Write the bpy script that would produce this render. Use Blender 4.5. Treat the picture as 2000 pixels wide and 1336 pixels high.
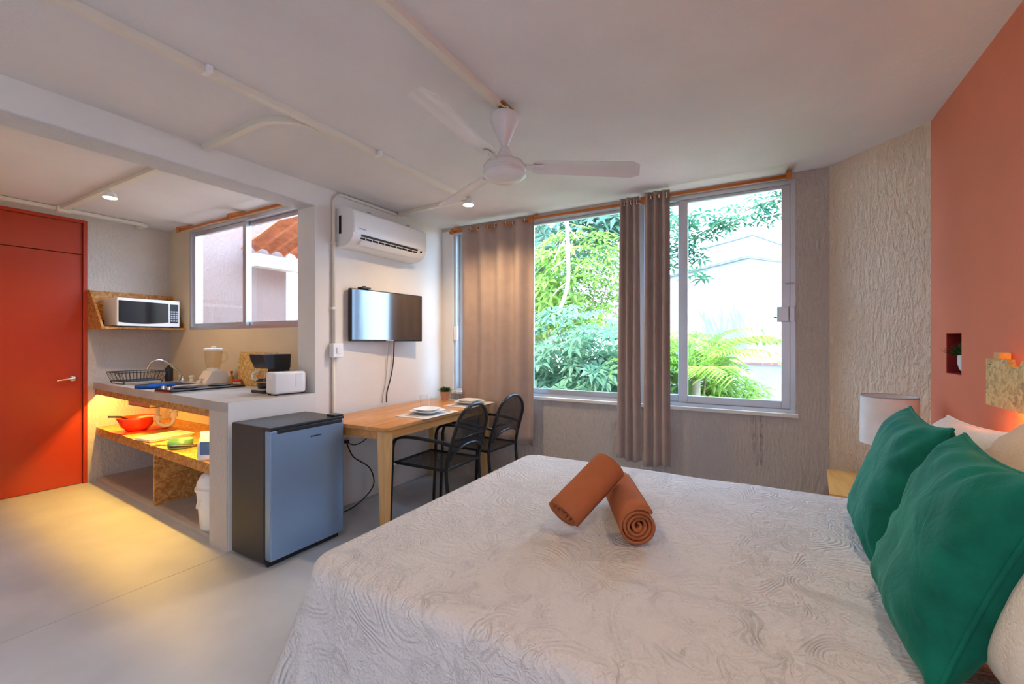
import bpy, bmesh, math, random
from mathutils import Vector, Matrix, noise
PI = math.pi
for o in list(bpy.data.objects): bpy.data.objects.remove(o)
S = bpy.context.scene
COL = S.collection

# ------------------------------------------------------------------ camera
FPX, VPX = 857.0, 1490.0
YAW = math.atan((VPX - 1000) / FPX)
cam = bpy.data.cameras.new('camera')
cam.sensor_fit = 'HORIZONTAL'; cam.sensor_width = 36.0; cam.lens = FPX / 2000 * 36.0
cam.clip_start = 0.02; cam.clip_end = 200
camo = bpy.data.objects.new('camera', cam); COL.objects.link(camo)
camo.location = (0, 0, 1.3)
camo.rotation_euler = (PI / 2, 0, YAW - PI / 2)
S.camera = camo

# ------------------------------------------------------------------ world, sun, exposure
W = bpy.data.worlds.new('sky'); S.world = W; W.use_nodes = True
bg = W.node_tree.nodes['Background']
bg.inputs['Color'].default_value = (0.42, 0.63, 1.0, 1)
bg.inputs['Strength'].default_value = 6.2
sd = bpy.data.lights.new('sun', 'SUN'); sd.energy = 5.0; sd.angle = math.radians(1.0); sd.color = (1.0, 0.93, 0.78)
so = bpy.data.objects.new('sun', sd); COL.objects.link(so); so.location = (-2, 6, 9)
so.rotation_euler = Vector((0.12, -0.45, -0.88)).to_track_quat('-Z', 'Y').to_euler()
S.view_settings.view_transform = 'Standard'; S.view_settings.look = 'None'
S.view_settings.gamma = 1.0; S.view_settings.use_curve_mapping = False
S.view_settings.exposure = 1.15

def portal(name, loc, normal, sx, sy):
    l = bpy.data.lights.new(name, 'AREA'); l.shape = 'RECTANGLE'; l.size = sx; l.size_y = sy
    l.cycles.is_portal = True
    o = bpy.data.objects.new(name, l); COL.objects.link(o); o.location = loc
    o.rotation_euler = Vector(normal).to_track_quat('-Z', 'Y').to_euler()
portal('window_portal', (3.78, 1.28, 1.62), (-1, 0, 0), 3.0, 1.7)
portal('rear_portal', (-1.2, -1.0, 1.12), (0, 1, 0), 1.0, 2.3)
portal('kitchen_portal', (2.42, 4.1, 1.92), (-1, 0, 0), 1.95, 1.05)

# ------------------------------------------------------------------ materials
def nodes_mat(name):
    m = bpy.data.materials.new(name); m.use_nodes = True
    nt = m.node_tree
    return m, nt, nt.nodes['Principled BSDF']
def setc(b, col, rough, metal=0.0, spec=None):
    b.inputs['Base Color'].default_value = (*col, 1)
    b.inputs['Roughness'].default_value = rough
    b.inputs['Metallic'].default_value = metal
    if spec is not None: b.inputs['Specular IOR Level'].default_value = spec
def coord(nt, scale=(1, 1, 1), kind='Object'):
    tc = nt.nodes.new('ShaderNodeTexCoord'); mp = nt.nodes.new('ShaderNodeMapping')
    mp.inputs['Scale'].default_value = scale
    nt.links.new(tc.outputs[kind], mp.inputs['Vector'])
    return mp.outputs['Vector']
def noise_n(nt, vec, scale, detail=3, rough=0.55, dist=0.0):
    n = nt.nodes.new('ShaderNodeTexNoise'); n.inputs['Scale'].default_value = scale
    n.inputs['Detail'].default_value = detail; n.inputs['Roughness'].default_value = rough
    n.inputs['Distortion'].default_value = dist
    nt.links.new(vec, n.inputs['Vector']); return n.outputs['Fac']
def ramp(nt, fac, stops):
    r = nt.nodes.new('ShaderNodeValToRGB')
    el = r.color_ramp.elements
    while len(el) < len(stops): el.new(0.5)
    for e, (p, c) in zip(el, stops): e.position = p; e.color = (*c, 1) if len(c) == 3 else c
    nt.links.new(fac, r.inputs['Fac']); return r.outputs['Color']
def bump(nt, b, h, strength, dist):
    bp = nt.nodes.new('ShaderNodeBump'); bp.inputs['Strength'].default_value = strength
    bp.inputs['Distance'].default_value = dist
    nt.links.new(h, bp.inputs['Height']); nt.links.new(bp.outputs['Normal'], b.inputs['Normal'])
def math_n(nt, op, a, b=None, c=None):
    n = nt.nodes.new('ShaderNodeMath'); n.operation = op
    for i, v in enumerate((a, b, c)):
        if v is None: continue
        if isinstance(v, (int, float)): n.inputs[i].default_value = v
        else: nt.links.new(v, n.inputs[i])
    return n.outputs[0]
def plain(name, col, rough=0.5, metal=0.0, spec=None, var=0.06, vs=6.0):
    m, nt, b = nodes_mat(name); setc(b, col, rough, metal, spec)
    if var:
        f = noise_n(nt, coord(nt), vs, 4)
        c = ramp(nt, f, [(0.25, [max(0, x * (1 - var)) for x in col]), (0.75, [min(1, x * (1 + var)) for x in col])])
        nt.links.new(c, b.inputs['Base Color'])
    return m
def stucco(name, col, sc=60, strength=0.5, dist=0.006, stretch=0.3, rough=0.9, var=0.05, stain=None):
    m, nt, b = nodes_mat(name); setc(b, col, rough, 0, 0.2)
    v = coord(nt, (1, 1, stretch))
    h = noise_n(nt, v, sc, 4, 0.6, 0.4)
    h2 = ramp(nt, h, [(0.38, (0, 0, 0)), (0.62, (1, 1, 1))])
    bump(nt, b, h2, strength, dist)
    f = noise_n(nt, coord(nt), 2.2, 5)
    c = ramp(nt, f, [(0.25, [x * (1 - var) for x in col]), (0.75, [min(1, x * (1 + var)) for x in col])])
    if stain:                                            # damp streaks running down below the sill corner
        tc = nt.nodes.new('ShaderNodeTexCoord'); sx = nt.nodes.new('ShaderNodeSeparateXYZ')
        nt.links.new(tc.outputs['Object'], sx.inputs[0])
        st = noise_n(nt, coord(nt, (1, 60, 2.0)), 1.0, 3)
        sp = noise_n(nt, coord(nt, (1, 1, .5)), 55.0, 3)
        st = math_n(nt, 'MULTIPLY', ramp(nt, st, [(0.5, (0, 0, 0)), (0.68, (1, 1, 1))]), ramp(nt, sp, [(0.35, (0.2, .2, .2)), (0.6, (1, 1, 1))]))
        w1 = math_n(nt, 'SUBTRACT', 1.0, math_n(nt, 'MULTIPLY', math_n(nt, 'ABSOLUTE', math_n(nt, 'SUBTRACT', sx.outputs['Y'], 0.0)), 6.0))
        w1 = math_n(nt, 'MAXIMUM', w1, 0.0)
        w2 = math_n(nt, 'GREATER_THAN', sx.outputs['Z'], 0.42)
        w3 = math_n(nt, 'LESS_THAN', sx.outputs['Z'], 0.82)
        k = math_n(nt, 'MULTIPLY', math_n(nt, 'MULTIPLY', st, w1), math_n(nt, 'MULTIPLY', w2, w3))
        mx = nt.nodes.new('ShaderNodeMix'); mx.data_type = 'RGBA'
        nt.links.new(math_n(nt, 'MULTIPLY', k, 0.85), mx.inputs['Factor'])
        nt.links.new(c, mx.inputs['A']); mx.inputs['B'].default_value = (*stain, 1)
        c = mx.outputs['Result']
    nt.links.new(c, b.inputs['Base Color'])
    return m
def wood(name, c1, c2, axis=0, sc=14, rough=0.4):
    m, nt, b = nodes_mat(name); setc(b, c1, rough)
    s = [sc, sc, sc]; s[axis] = sc * 0.09
    f = noise_n(nt, coord(nt, tuple(s)), 1.0, 5, 0.6, 1.2)
    nt.links.new(ramp(nt, f, [(0.3, c1), (0.7, c2)]), b.inputs['Base Color'])
    bump(nt, b, f, 0.08, 0.002)
    return m
def osb(name, c0, c1, c2, sc=58):
    m, nt, b = nodes_mat(name); setc(b, c1, 0.55)
    v = coord(nt)
    n = nt.nodes.new('ShaderNodeTexNoise'); n.inputs['Scale'].default_value = 14; n.inputs['Detail'].default_value = 2
    nt.links.new(v, n.inputs['Vector'])
    mx = nt.nodes.new('ShaderNodeMix'); mx.data_type = 'VECTOR'; mx.inputs['Factor'].default_value = 0.06
    nt.links.new(v, mx.inputs['A']); nt.links.new(n.outputs['Color'], mx.inputs['B'])
    vo = nt.nodes.new('ShaderNodeTexVoronoi'); vo.inputs['Scale'].default_value = sc
    nt.links.new(mx.outputs['Result'], vo.inputs['Vector'])
    sp = nt.nodes.new('ShaderNodeSeparateColor'); nt.links.new(vo.outputs['Color'], sp.inputs[0])
    g = noise_n(nt, coord(nt, (1, 1, 1)), 60, 3, 0.7, 2.0)
    f = math_n(nt, 'ADD', math_n(nt, 'MULTIPLY', sp.outputs[0], 0.42), math_n(nt, 'MULTIPLY', g, 0.58))
    nt.links.new(ramp(nt, f, [(0.2, c0), (0.5, c1), (0.8, c2)]), b.inputs['Base Color'])
    bump(nt, b, f, 0.25, 0.003)
    return m
def fabric(name, col, sc=400, strength=0.25, rough=0.95, sheen=0.0, fold=0.0, var=0.08):
    m, nt, b = nodes_mat(name); setc(b, col, rough, 0, 0.15)
    b.inputs['Sheen Weight'].default_value = sheen; b.inputs['Sheen Roughness'].default_value = 0.35
    b.inputs['Sheen Tint'].default_value = (*[min(1, x * 1.5 + .1) for x in col], 1)
    h = noise_n(nt, coord(nt), sc, 2)
    if fold:
        h = math_n(nt, 'ADD', math_n(nt, 'MULTIPLY', h, 0.25), math_n(nt, 'MULTIPLY', noise_n(nt, coord(nt), fold, 3, .5, 1.0), 2.0))
    bump(nt, b, h, strength, 0.004)
    f = noise_n(nt, coord(nt), 9, 4)
    nt.links.new(ramp(nt, f, [(0.25, [x * (1 - var) for x in col]), (0.75, [min(1, x * (1 + var)) for x in col])]), b.inputs['Base Color'])
    return m
def glass_pane(name, tint=(0.96, 0.98, 0.97)):
    m, nt, b = nodes_mat(name); nt.nodes.remove(b)
    out = nt.nodes['Material Output']
    t = nt.nodes.new('ShaderNodeBsdfTransparent'); t.inputs['Color'].default_value = (*tint, 1)
    g = nt.nodes.new('ShaderNodeBsdfGlossy'); g.inputs['Roughness'].default_value = 0.02
    lw = nt.nodes.new('ShaderNodeLayerWeight'); lw.inputs['Blend'].default_value = 0.5
    fr = math_n(nt, 'ADD', 0.025, math_n(nt, 'MULTIPLY', 0.5, math_n(nt, 'POWER', lw.outputs['Facing'], 5.0)))
    mx = nt.nodes.new('ShaderNodeMixShader')
    nt.links.new(fr, mx.inputs[0]); nt.links.new(t.outputs[0], mx.inputs[1]); nt.links.new(g.outputs[0], mx.inputs[2])
    nt.links.new(mx.outputs[0], out.inputs['Surface'])
    return m
def emit(name, col, strength):
    m, nt, b = nodes_mat(name); nt.nodes.remove(b)
    e = nt.nodes.new('ShaderNodeEmission'); e.inputs['Color'].default_value = (*col, 1); e.inputs['Strength'].default_value = strength
    nt.links.new(e.outputs[0], nt.nodes['Material Output'].inputs['Surface']); return m
def leafmat(name, c1, c2, trans=0.45):
    m, nt, b = nodes_mat(name); nt.nodes.remove(b)
    f = noise_n(nt, coord(nt), 3.5, 4, 0.7)
    c = ramp(nt, f, [(0.3, c1), (0.7, c2)])
    d = nt.nodes.new('ShaderNodeBsdfDiffuse'); t = nt.nodes.new('ShaderNodeBsdfTranslucent')
    nt.links.new(c, d.inputs['Color']); nt.links.new(c, t.inputs['Color'])
    mx = nt.nodes.new('ShaderNodeMixShader'); mx.inputs[0].default_value = trans
    nt.links.new(d.outputs[0], mx.inputs[1]); nt.links.new(t.outputs[0], mx.inputs[2])
    nt.links.new(mx.outputs[0], nt.nodes['Material Output'].inputs['Surface']); return m
def meshmetal(name, col, frac):
    m, nt, b = nodes_mat(name); setc(b, col, 0.4, 0.3)
    v = coord(nt)
    ch = nt.nodes.new('ShaderNodeTexVoronoi'); ch.inputs['Scale'].default_value = 190; ch.feature = 'DISTANCE_TO_EDGE'
    nt.links.new(v, ch.inputs['Vector'])
    a = math_n(nt, 'LESS_THAN', ch.outputs['Distance'], frac)
    nt.links.new(a, b.inputs['Alpha']); return m
def quilt(name, col):
    m, nt, b = nodes_mat(name); setc(b, col, 0.95, 0, 0.15)
    b.inputs['Sheen Weight'].default_value = 0.15
    v = coord(nt)
    lines = math_n(nt, 'SINE', math_n(nt, 'MULTIPLY', noise_n(nt, v, 3.6, 0.6, .5, 0.8), 150.0))
    lines = math_n(nt, 'POWER', math_n(nt, 'MULTIPLY', math_n(nt, 'ADD', lines, 1.0), 0.5), 0.7)
    gate = ramp(nt, noise_n(nt, v, 5.5, 2, .6, 1.0), [(0.44, (.12, .12, .12)), (0.54, (1, 1, 1))])
    vo2 = nt.nodes.new('ShaderNodeTexVoronoi'); vo2.inputs['Scale'].default_value = 16; vo2.feature = 'DISTANCE_TO_EDGE'
    nt.links.new(v, vo2.inputs['Vector'])
    cells = math_n(nt, 'SINE', math_n(nt, 'MULTIPLY', noise_n(nt, v, 13.0, 1.0, .5, 1.5), 70.0))
    vo3 = nt.nodes.new('ShaderNodeTexVoronoi'); vo3.inputs['Scale'].default_value = 110
    nt.links.new(v, vo3.inputs['Vector'])
    h = math_n(nt, 'ADD', math_n(nt, 'MULTIPLY', lines, gate), math_n(nt, 'MULTIPLY', vo3.outputs['Distance'], 0.9))
    h = math_n(nt, 'ADD', h, math_n(nt, 'MULTIPLY', cells, math_n(nt, 'SUBTRACT', 0.32, math_n(nt, 'MULTIPLY', gate, 0.3))))
    bump(nt, b, h, 0.85, 0.0045)
    return m

M = {}
M['wall_white'] = stucco('wall_white', (0.80, 0.76, 0.70), 120, 0.10, 0.003, 1.0, 0.85)
M['wall_kitchen'] = stucco('wall_kitchen', (0.72, 0.60, 0.42), 110, 0.10, 0.003, 1.0, 0.85)
M['stucco_grey'] = stucco('stucco_grey', (0.58, 0.52, 0.47), 55, 0.55, 0.012, 0.28, stain=(0.10, 0.085, 0.075))
M['stucco_cream'] = stucco('stucco_cream', (0.86, 0.68, 0.50), 45, 0.75, 0.016, 0.35)
M['stucco_back'] = stucco('stucco_back', (0.66, 0.58, 0.50), 60, 0.5, 0.010, 0.4)
M['wall_orange'] = stucco('wall_orange', (0.78, 0.23, 0.125), 80, 0.06, 0.003, 1.0, 0.7)
M['niche_red'] = plain('niche_red', (0.30, 0.008, 0.008), 0.6)
M['ceiling'] = stucco('ceiling', (0.77, 0.74, 0.715), 45, 0.10, 0.005, 1.0, 0.9)
M['beam_under'] = stucco('beam_under', (0.72, 0.72, 0.72), 85, 0.6, 0.008, 1.0, 0.9)
M['concrete'] = stucco('concrete', (0.50, 0.45, 0.40), 70, 0.12, 0.004, 1.0, 0.6, 0.16)
M['floor'] = stucco('floor', (0.47, 0.48, 0.49), 9, 0.05, 0.004, 1.0, 0.42, 0.12)
M['door_red'] = plain('door_red', (0.48, 0.048, 0.017), 0.28, 0, 0.5, 0.05, 2)
M['osb'] = osb('osb', (0.30, 0.11, 0.025), (0.56, 0.25, 0.06), (0.74, 0.42, 0.14))
M['osb_light'] = osb('osb_light', (0.34, 0.17, 0.045), (0.68, 0.42, 0.13), (0.84, 0.62, 0.26), 75)
M['table_wood'] = wood('table_wood', (0.52, 0.20, 0.05), (0.74, 0.36, 0.11), 0, 16, 0.32)
M['leg_wood'] = wood('leg_wood', (0.62, 0.32, 0.10), (0.82, 0.50, 0.20), 2, 16, 0.38)
M['pine'] = wood('pine', (0.66, 0.31, 0.06), (0.84, 0.50, 0.15), 0, 12, 0.45)
M['rod_wood'] = wood('rod_wood', (0.42, 0.11, 0.018), (0.60, 0.20, 0.035), 1, 20, 0.4)
M['alu'] = plain('alu', (0.62, 0.65, 0.69), 0.35, 0.75, None, 0.03)
M['steel'] = plain('steel', (0.70, 0.70, 0.70), 0.22, 1.0, None, 0.02)
M['fridge_door'] = plain('fridge_door', (0.31, 0.46, 0.70), 0.30, 0.85, None, 0.02)  # silver steel, with the blue of reflected daylight put into the base colour
M['fridge_black'] = plain('fridge_black', (0.035, 0.032, 0.030), 0.38, 0, 0.5, 0.08)
M['black'] = plain('black', (0.012, 0.012, 0.013), 0.35, 0, 0.5, 0)
M['black_metal'] = plain('black_metal', (0.016, 0.017, 0.020), 0.28, 0.35, None, 0)
M['chair_mesh'] = meshmetal('chair_mesh', (0.016, 0.017, 0.020), 0.11)
M['screen'] = plain('screen', (0.010, 0.010, 0.012), 0.10, 0, 0.9, 0); M['screen'].node_tree.nodes['Principled BSDF'].inputs['IOR'].default_value = 2.0
M['oven_glass'] = plain('oven_glass', (0.010, 0.009, 0.010), 0.12, 0, 0.4, 0)
M['white_plastic'] = plain('white_plastic', (0.86, 0.85, 0.82), 0.32, 0, 0.5, 0.02)
M['cream_plastic'] = plain('cream_plastic', (0.80, 0.72, 0.58), 0.4, 0, 0.5, 0.02)
M['fan_white'] = plain('fan_white', (0.78, 0.75, 0.72), 0.25, 0, 0.5, 0.02)
M['conduit'] = plain('conduit', (0.80, 0.74, 0.62), 0.45, 0, 0.4, 0.03)
M['grey_mark'] = plain('grey_mark', (0.42, 0.42, 0.43), 0.5, 0, None, 0)
M['porcelain'] = plain('porcelain', (0.88, 0.88, 0.88), 0.12, 0, 0.6, 0.0)
M['curtain'] = fabric('curtain', (0.50, 0.385, 0.33), 700, 0.12, 0.9, 0.1)
nt_ = M['curtain'].node_tree; tr_ = nt_.nodes.new('ShaderNodeBsdfTranslucent'); tr_.inputs['Color'].default_value = (.50, .36, .28, 1)
mx_ = nt_.nodes.new('ShaderNodeMixShader'); mx_.inputs[0].default_value = .10
nt_.links.new(nt_.nodes['Principled BSDF'].outputs[0], mx_.inputs[1]); nt_.links.new(tr_.outputs[0], mx_.inputs[2]); nt_.links.new(mx_.outputs[0], nt_.nodes['Material Output'].inputs['Surface'])
M['bedspread'] = quilt('bedspread', (0.62, 0.585, 0.56))
M['sherpa'] = fabric('sherpa', (0.86, 0.80, 0.73), 130, 1.0, 1.0, 0.2)
M['tan_sherpa'] = fabric('tan_sherpa', (0.70, 0.52, 0.36), 130, 0.8, 1.0, 0.2)
M['velvet'] = fabric('velvet', (0.004, 0.150, 0.105), 500, 0.9, 0.7, 0.9, 11.0, 0.3)
M['towel'] = fabric('towel', (0.42, 0.135, 0.055), 260, 0.6, 1.0, 0.1)
M['placemat'] = fabric('placemat', (0.74, 0.71, 0.68), 220, 0.3)
M['shade'] = fabric('shade', (0.86, 0.83, 0.82), 500, 0.1)
M['glass'] = glass_pane('glass')
M['tumbler'] = glass_pane('tumbler', (0.985, 0.99, 0.99))
M['jar_glass'] = glass_pane('jar_glass', (0.97, 0.95, 0.90))
M['red_plastic'] = plain('red_plastic', (0.80, 0.045, 0.012), 0.3, 0, 0.5, 0.03)
M['darkred'] = plain('darkred', (0.34, 0.012, 0.010), 0.4, 0, 0.5, 0.03)
M['green_pot'] = plain('green_pot', (0.10, 0.26, 0.14), 0.35, 0, 0.5, 0.05)
M['blue_cloth'] = fabric('blue_cloth', (0.015, 0.085, 0.34), 300, 0.4)
M['bag_blue'] = plain('bag_blue', (0.07, 0.15, 0.36), 0.45, 0, 0.5, 0.2, 20)
M['amber'] = plain('amber', (0.45, 0.20, 0.03), 0.25, 0, 0.5, 0.1)
M['terracotta'] = plain('terracotta', (0.60, 0.34, 0.22), 0.7, 0, 0.3, 0.06)
M['plant_dark'] = leafmat('plant_dark', (0.03, 0.07, 0.02), (0.09, 0.15, 0.05), 0.2)
M['pvc'] = plain('pvc', (0.48, 0.43, 0.33), 0.35, 0, 0.5, 0.05)
M['soil'] = plain('soil', (0.06, 0.04, 0.025), 0.95, 0, 0.1, 0.3, 30)
M['leaf_pale'] = leafmat('leaf_pale', (0.13, 0.29, 0.17), (0.30, 0.46, 0.29))
M['leaf_lime'] = leafmat('leaf_lime', (0.18, 0.34, 0.06), (0.38, 0.52, 0.12))
M['leaf_blue'] = leafmat('leaf_blue', (0.12, 0.25, 0.17), (0.26, 0.41, 0.28))
M['leaf_deep'] = leafmat('leaf_deep', (0.035, 0.13, 0.07), (0.10, 0.24, 0.12))
M['leaf_palm'] = leafmat('leaf_palm', (0.20, 0.42, 0.06), (0.44, 0.62, 0.14))
M['bark'] = plain('bark', (0.40, 0.32, 0.22), 0.9, 0, 0.1, 0.25, 20)
M['pale_bark'] = plain('pale_bark', (0.66, 0.62, 0.48), 0.8, 0, 0.1, 0.15, 20)
M['warm_earth'] = plain('warm_earth', (0.46, 0.33, 0.25), 0.95, 0, 0.1, 0.4, 4)  # brownish-pink earth, tinted so its bounce turns the ceiling peach
M['patio'] = plain('patio', (0.36, 0.38, 0.42), 0.9, 0, 0.1, 0.1, 2)
M['house_white'] = stucco('house_white', (0.40, 0.41, 0.41), 12, 0.1, 0.01, 0.3, 0.9, 0.16)
M['house_trim'] = plain('house_trim', (0.20, 0.21, 0.22), 0.9, 0, 0.1, 0.3, 5)
M['pink_wall'] = stucco('pink_wall', (0.34, 0.22, 0.18), 40, 0.5, 0.01, 0.4)
M['tile_clay'] = plain('tile_clay', (0.50, 0.16, 0.07), 0.8, 0, 0.2, 0.3, 12)
M['roof_red'] = plain('roof_red', (0.40, 0.12, 0.10), 0.8, 0, 0.2, 0.15, 8)
M['led_warm'] = emit('led_warm', (1.0, 0.62, 0.18), 14.0)
M['lens_glow'] = emit('lens_glow', (1.0, 0.80, 0.45), 9.0)

# ------------------------------------------------------------------ mesh helpers
def B(): return bmesh.new()
def box(bm, x0, x1, y0, y1, z0, z1, bev=0.0, seg=2):
    r = bmesh.ops.create_cube(bm, size=1.0)
    vs = r['verts']
    for v in vs:
        v.co = Vector((x0 + (v.co.x + .5) * (x1 - x0), y0 + (v.co.y + .5) * (y1 - y0), z0 + (v.co.z + .5) * (z1 - z0)))
    if bev > 0:
        es = list({e for v in vs for e in v.link_edges})
        bmesh.ops.bevel(bm, geom=es, offset=bev, segments=seg, profile=0.5, affect='EDGES')
    return bm
def prism(bm, poly, z0, z1, bev=0.0):
    n = len(poly)
    lo = [bm.verts.new((p[0], p[1], z0)) for p in poly]; hi = [bm.verts.new((p[0], p[1], z1)) for p in poly]
    fs = [bm.faces.new(lo[::-1]), bm.faces.new(hi)]
    for i in range(n): fs.append(bm.faces.new((lo[i], lo[(i + 1) % n], hi[(i + 1) % n], hi[i])))
    if bev: bmesh.ops.bevel(bm, geom=list(set(fs[1].edges) | set(fs[0].edges)), offset=bev, segments=2, profile=.5, affect='EDGES')
    return bm
def extrude_profile(bm, prof, a0, a1, axis='x'):
    """closed 2D profile (p,q) swept from a0 to a1 along an axis; x:(y,z)  y:(x,z)"""
    def P(a, p): return (a, p[0], p[1]) if axis == 'x' else (p[0], a, p[1])
    n = len(prof)
    A = [bm.verts.new(P(a0, p)) for p in prof]; Z = [bm.verts.new(P(a1, p)) for p in prof]
    bm.faces.new(A[::-1]); bm.faces.new(Z)
    for i in range(n): bm.faces.new((A[i], A[(i + 1) % n], Z[(i + 1) % n], Z[i]))
    bmesh.ops.recalc_face_normals(bm, faces=bm.faces[:])
    return bm
def tube(bm, pts, r, seg=8, closed=False, taper=None):
    pts = [Vector(p) for p in pts]; n = len(pts); rings = []
    up = None
    for i, p in enumerate(pts):
        if closed: d = pts[(i + 1) % n] - pts[i - 1]
        else: d = pts[min(i + 1, n - 1)] - pts[max(i - 1, 0)]
        d.normalize()
        if up is None:
            up = Vector((0, 0, 1)) if abs(d.z) < 0.9 else Vector((1, 0, 0))
        s = d.cross(up)
        if s.length < 1e-5: s = d.orthogonal()
        s.normalize(); up = s.cross(d).normalized()
        rr = r if taper is None else r * taper[i]
        rings.append([bm.verts.new(p + (s * math.cos(2 * PI * k / seg) + up * math.sin(2 * PI * k / seg)) * rr) for k in range(seg)])
    m = n if closed else n - 1
    for i in range(m):
        a, b_ = rings[i], rings[(i + 1) % n]
        for k in range(seg): bm.faces.new((a[k], a[(k + 1) % seg], b_[(k + 1) % seg], b_[k]))
    if not closed:
        bm.faces.new(rings[0][::-1]); bm.faces.new(rings[-1])
    return bm
def channel(bm, pts, w, h):
    """flat rectangular duct along a path lying in a horizontal plane, pts at its centre"""
    pts = [Vector(p) for p in pts]; n = len(pts); rings = []
    for i, p in enumerate(pts):
        d = pts[min(i + 1, n - 1)] - pts[max(i - 1, 0)]; d.normalize()
        up = Vector((0, 0, 1)) if abs(d.z) < .9 else Vector((0, 1, 0))
        s = d.cross(up).normalized(); u2 = s.cross(d)
        rings.append([bm.verts.new(p + s * a * w / 2 + u2 * b_ * h / 2) for a, b_ in ((-1, -1), (1, -1), (1, 1), (-1, 1))])
    for i in range(n - 1):
        for k in range(4): bm.faces.new((rings[i][k], rings[i][(k + 1) % 4], rings[i + 1][(k + 1) % 4], rings[i + 1][k]))
    bm.faces.new(rings[0][::-1]); bm.faces.new(rings[-1]); return bm
def lathe(bm, prof, seg=24, c=(0, 0, 0), closed=True):
    rings = []
    for r, z in prof:
        if r < 1e-6: rings.append([bm.verts.new((c[0], c[1], c[2] + z))])
        else: rings.append([bm.verts.new((c[0] + r * math.cos(2 * PI * k / seg), c[1] + r * math.sin(2 * PI * k / seg), c[2] + z)) for k in range(seg)])
    for a, b_ in zip(rings, rings[1:]):
        for k in range(seg):
            k2 = (k + 1) % seg
            if len(a) == 1 and len(b_) == 1: continue
            if len(a) == 1: bm.faces.new((a[0], b_[k2], b_[k]))
            elif len(b_) == 1: bm.faces.new((a[k], a[k2], b_[0]))
            else: bm.faces.new((a[k], a[k2], b_[k2], b_[k]))
    if closed:
        for rg, rev in ((rings[0], True), (rings[-1], False)):
            if len(rg) > 2: bm.faces.new(rg[::-1] if rev else rg)
    return bm
def arc(c, r, a0, a1, n, plane='xy'):
    out = []
    for i in range(n + 1):
        a = a0 + (a1 - a0) * i / n
        p, q = r * math.cos(a), r * math.sin(a)
        out.append({'xy': (c[0] + p, c[1] + q, c[2]), 'xz': (c[0] + p, c[1], c[2] + q), 'yz': (c[0], c[1] + p, c[2] + q)}[plane])
    return out
def smooth_path(pts, n=8):
    pts = [Vector(p) for p in pts]; out = []
    P = [pts[0]] + pts + [pts[-1]]
    for i in range(1, len(P) - 2):
        for k in range(n):
            t = k / n; a, b_, c, d = P[i - 1], P[i], P[i + 1], P[i + 2]
            out.append(0.5 * ((2 * b_) + (c - a) * t + (2 * a - 5 * b_ + 4 * c - d) * t * t + (3 * b_ - a - 3 * c + d) * t ** 3))
    out.append(pts[-1]); return out
def obj(name, bm, mat, parent=None, smooth=False, label=None):
    me = bpy.data.meshes.new(name)
    bmesh.ops.recalc_face_normals(bm, faces=bm.faces[:])
    bm.to_mesh(me); bm.free()
    me.materials.append(M[mat] if isinstance(mat, str) else mat)
    if smooth:
        me.polygons.foreach_set('use_smooth', [True] * len(me.polygons))
        if smooth == 'angle': me.set_sharp_from_angle(angle=math.radians(40))
    o = bpy.data.objects.new(name, me); COL.objects.link(o)
    if parent: o.parent = parent
    if label: o['label'] = label
    return o
def tag(o, label, cat, group=None, kind=None):
    o['label'] = label; o['category'] = cat
    if group: o['group'] = group
    if kind: o['kind'] = kind
    return o
def thing(name, label, cat, loc=(0, 0, 0), rz=0.0, group=None):
    o = bpy.data.objects.new(name, None); COL.objects.link(o); o.empty_display_size = 0.1
    o.location = loc; o.rotation_euler = (0, 0, rz)
    return tag(o, label, cat, group)
def struct(name, bm, mat, label, cat='structure'):
    o = obj(name, bm, mat); o['kind'] = 'structure'; o['label'] = label; o['category'] = cat; return o
def copy_tree(root, loc, rz, label):
    r = root.copy(); COL.objects.link(r); r.location = loc; r.rotation_euler = (0, 0, rz); r['label'] = label
    for ch in list(root.children):
        c = ch.copy(); COL.objects.link(c); c.parent = r
        for g in list(ch.children):
            d = g.copy(); COL.objects.link(d); d.parent = c
    return r

# ------------------------------------------------------------------ room shell
ZC, YA, YB, XW, XK, YO = 2.465, 2.877, 5.43, 3.58, 2.228, -0.77
bm = B(); box(bm, -1.9, 3.75, -.95, 2.852, -.12, 0); box(bm, -1.9, 3.75, 2.856, 5.6, -.12, 0); box(bm, -1.9, 3.75, -.95, 5.6, -.2, -.121 + .115)
struct('floor', bm, 'floor', 'smooth pale polished cement floor with a thin straight joint', 'floor')
struct('ceiling', box(box(B(), -2.1, 3.95, -1.1, 3.15, ZC, ZC + .2), .1, 2.42, 3.15, 5.75, ZC, ZC + .2), 'ceiling', 'plain off-white plastered flat ceiling', 'ceiling')
bm = box(B(), 2.095, 3.75, YA, 3.08, 0, ZC)
struct('wall_tv', bm, 'wall_white', 'smooth white wall carrying the television', 'wall')
struct('wall_entry', box(B(), -1.9, .3, YA, 3.08, 0, ZC), 'wall_white', 'white wall beside the kitchen opening out of view', 'wall')
bm = box(B(), .3, 2.095, YA, 3.08, 2.315, ZC)
bo = struct('trim_1', bm, 'wall_white', 'white plastered ceiling beam across the kitchen opening', 'beam')
u = obj('underside', box(B(), .3, 2.095, YA + .002, 3.078, 2.309, 2.315), 'beam_under', bo)
bm = B(); y0, y1, z0, z1 = 3.10, 5.04, 1.42, 2.425
box(bm, XK, 2.36, 3.08, 5.6, 0, z0); box(bm, XK, 2.36, 3.08, 5.6, z1, ZC); box(bm, XK, 2.36, 3.08, y0, z0, z1); box(bm, XK, 2.36, y1, 5.6, z0, z1)
struct('wall_kitchen_side', bm, 'wall_kitchen', 'warm cream kitchen wall holding the sliding window', 'wall')
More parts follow.
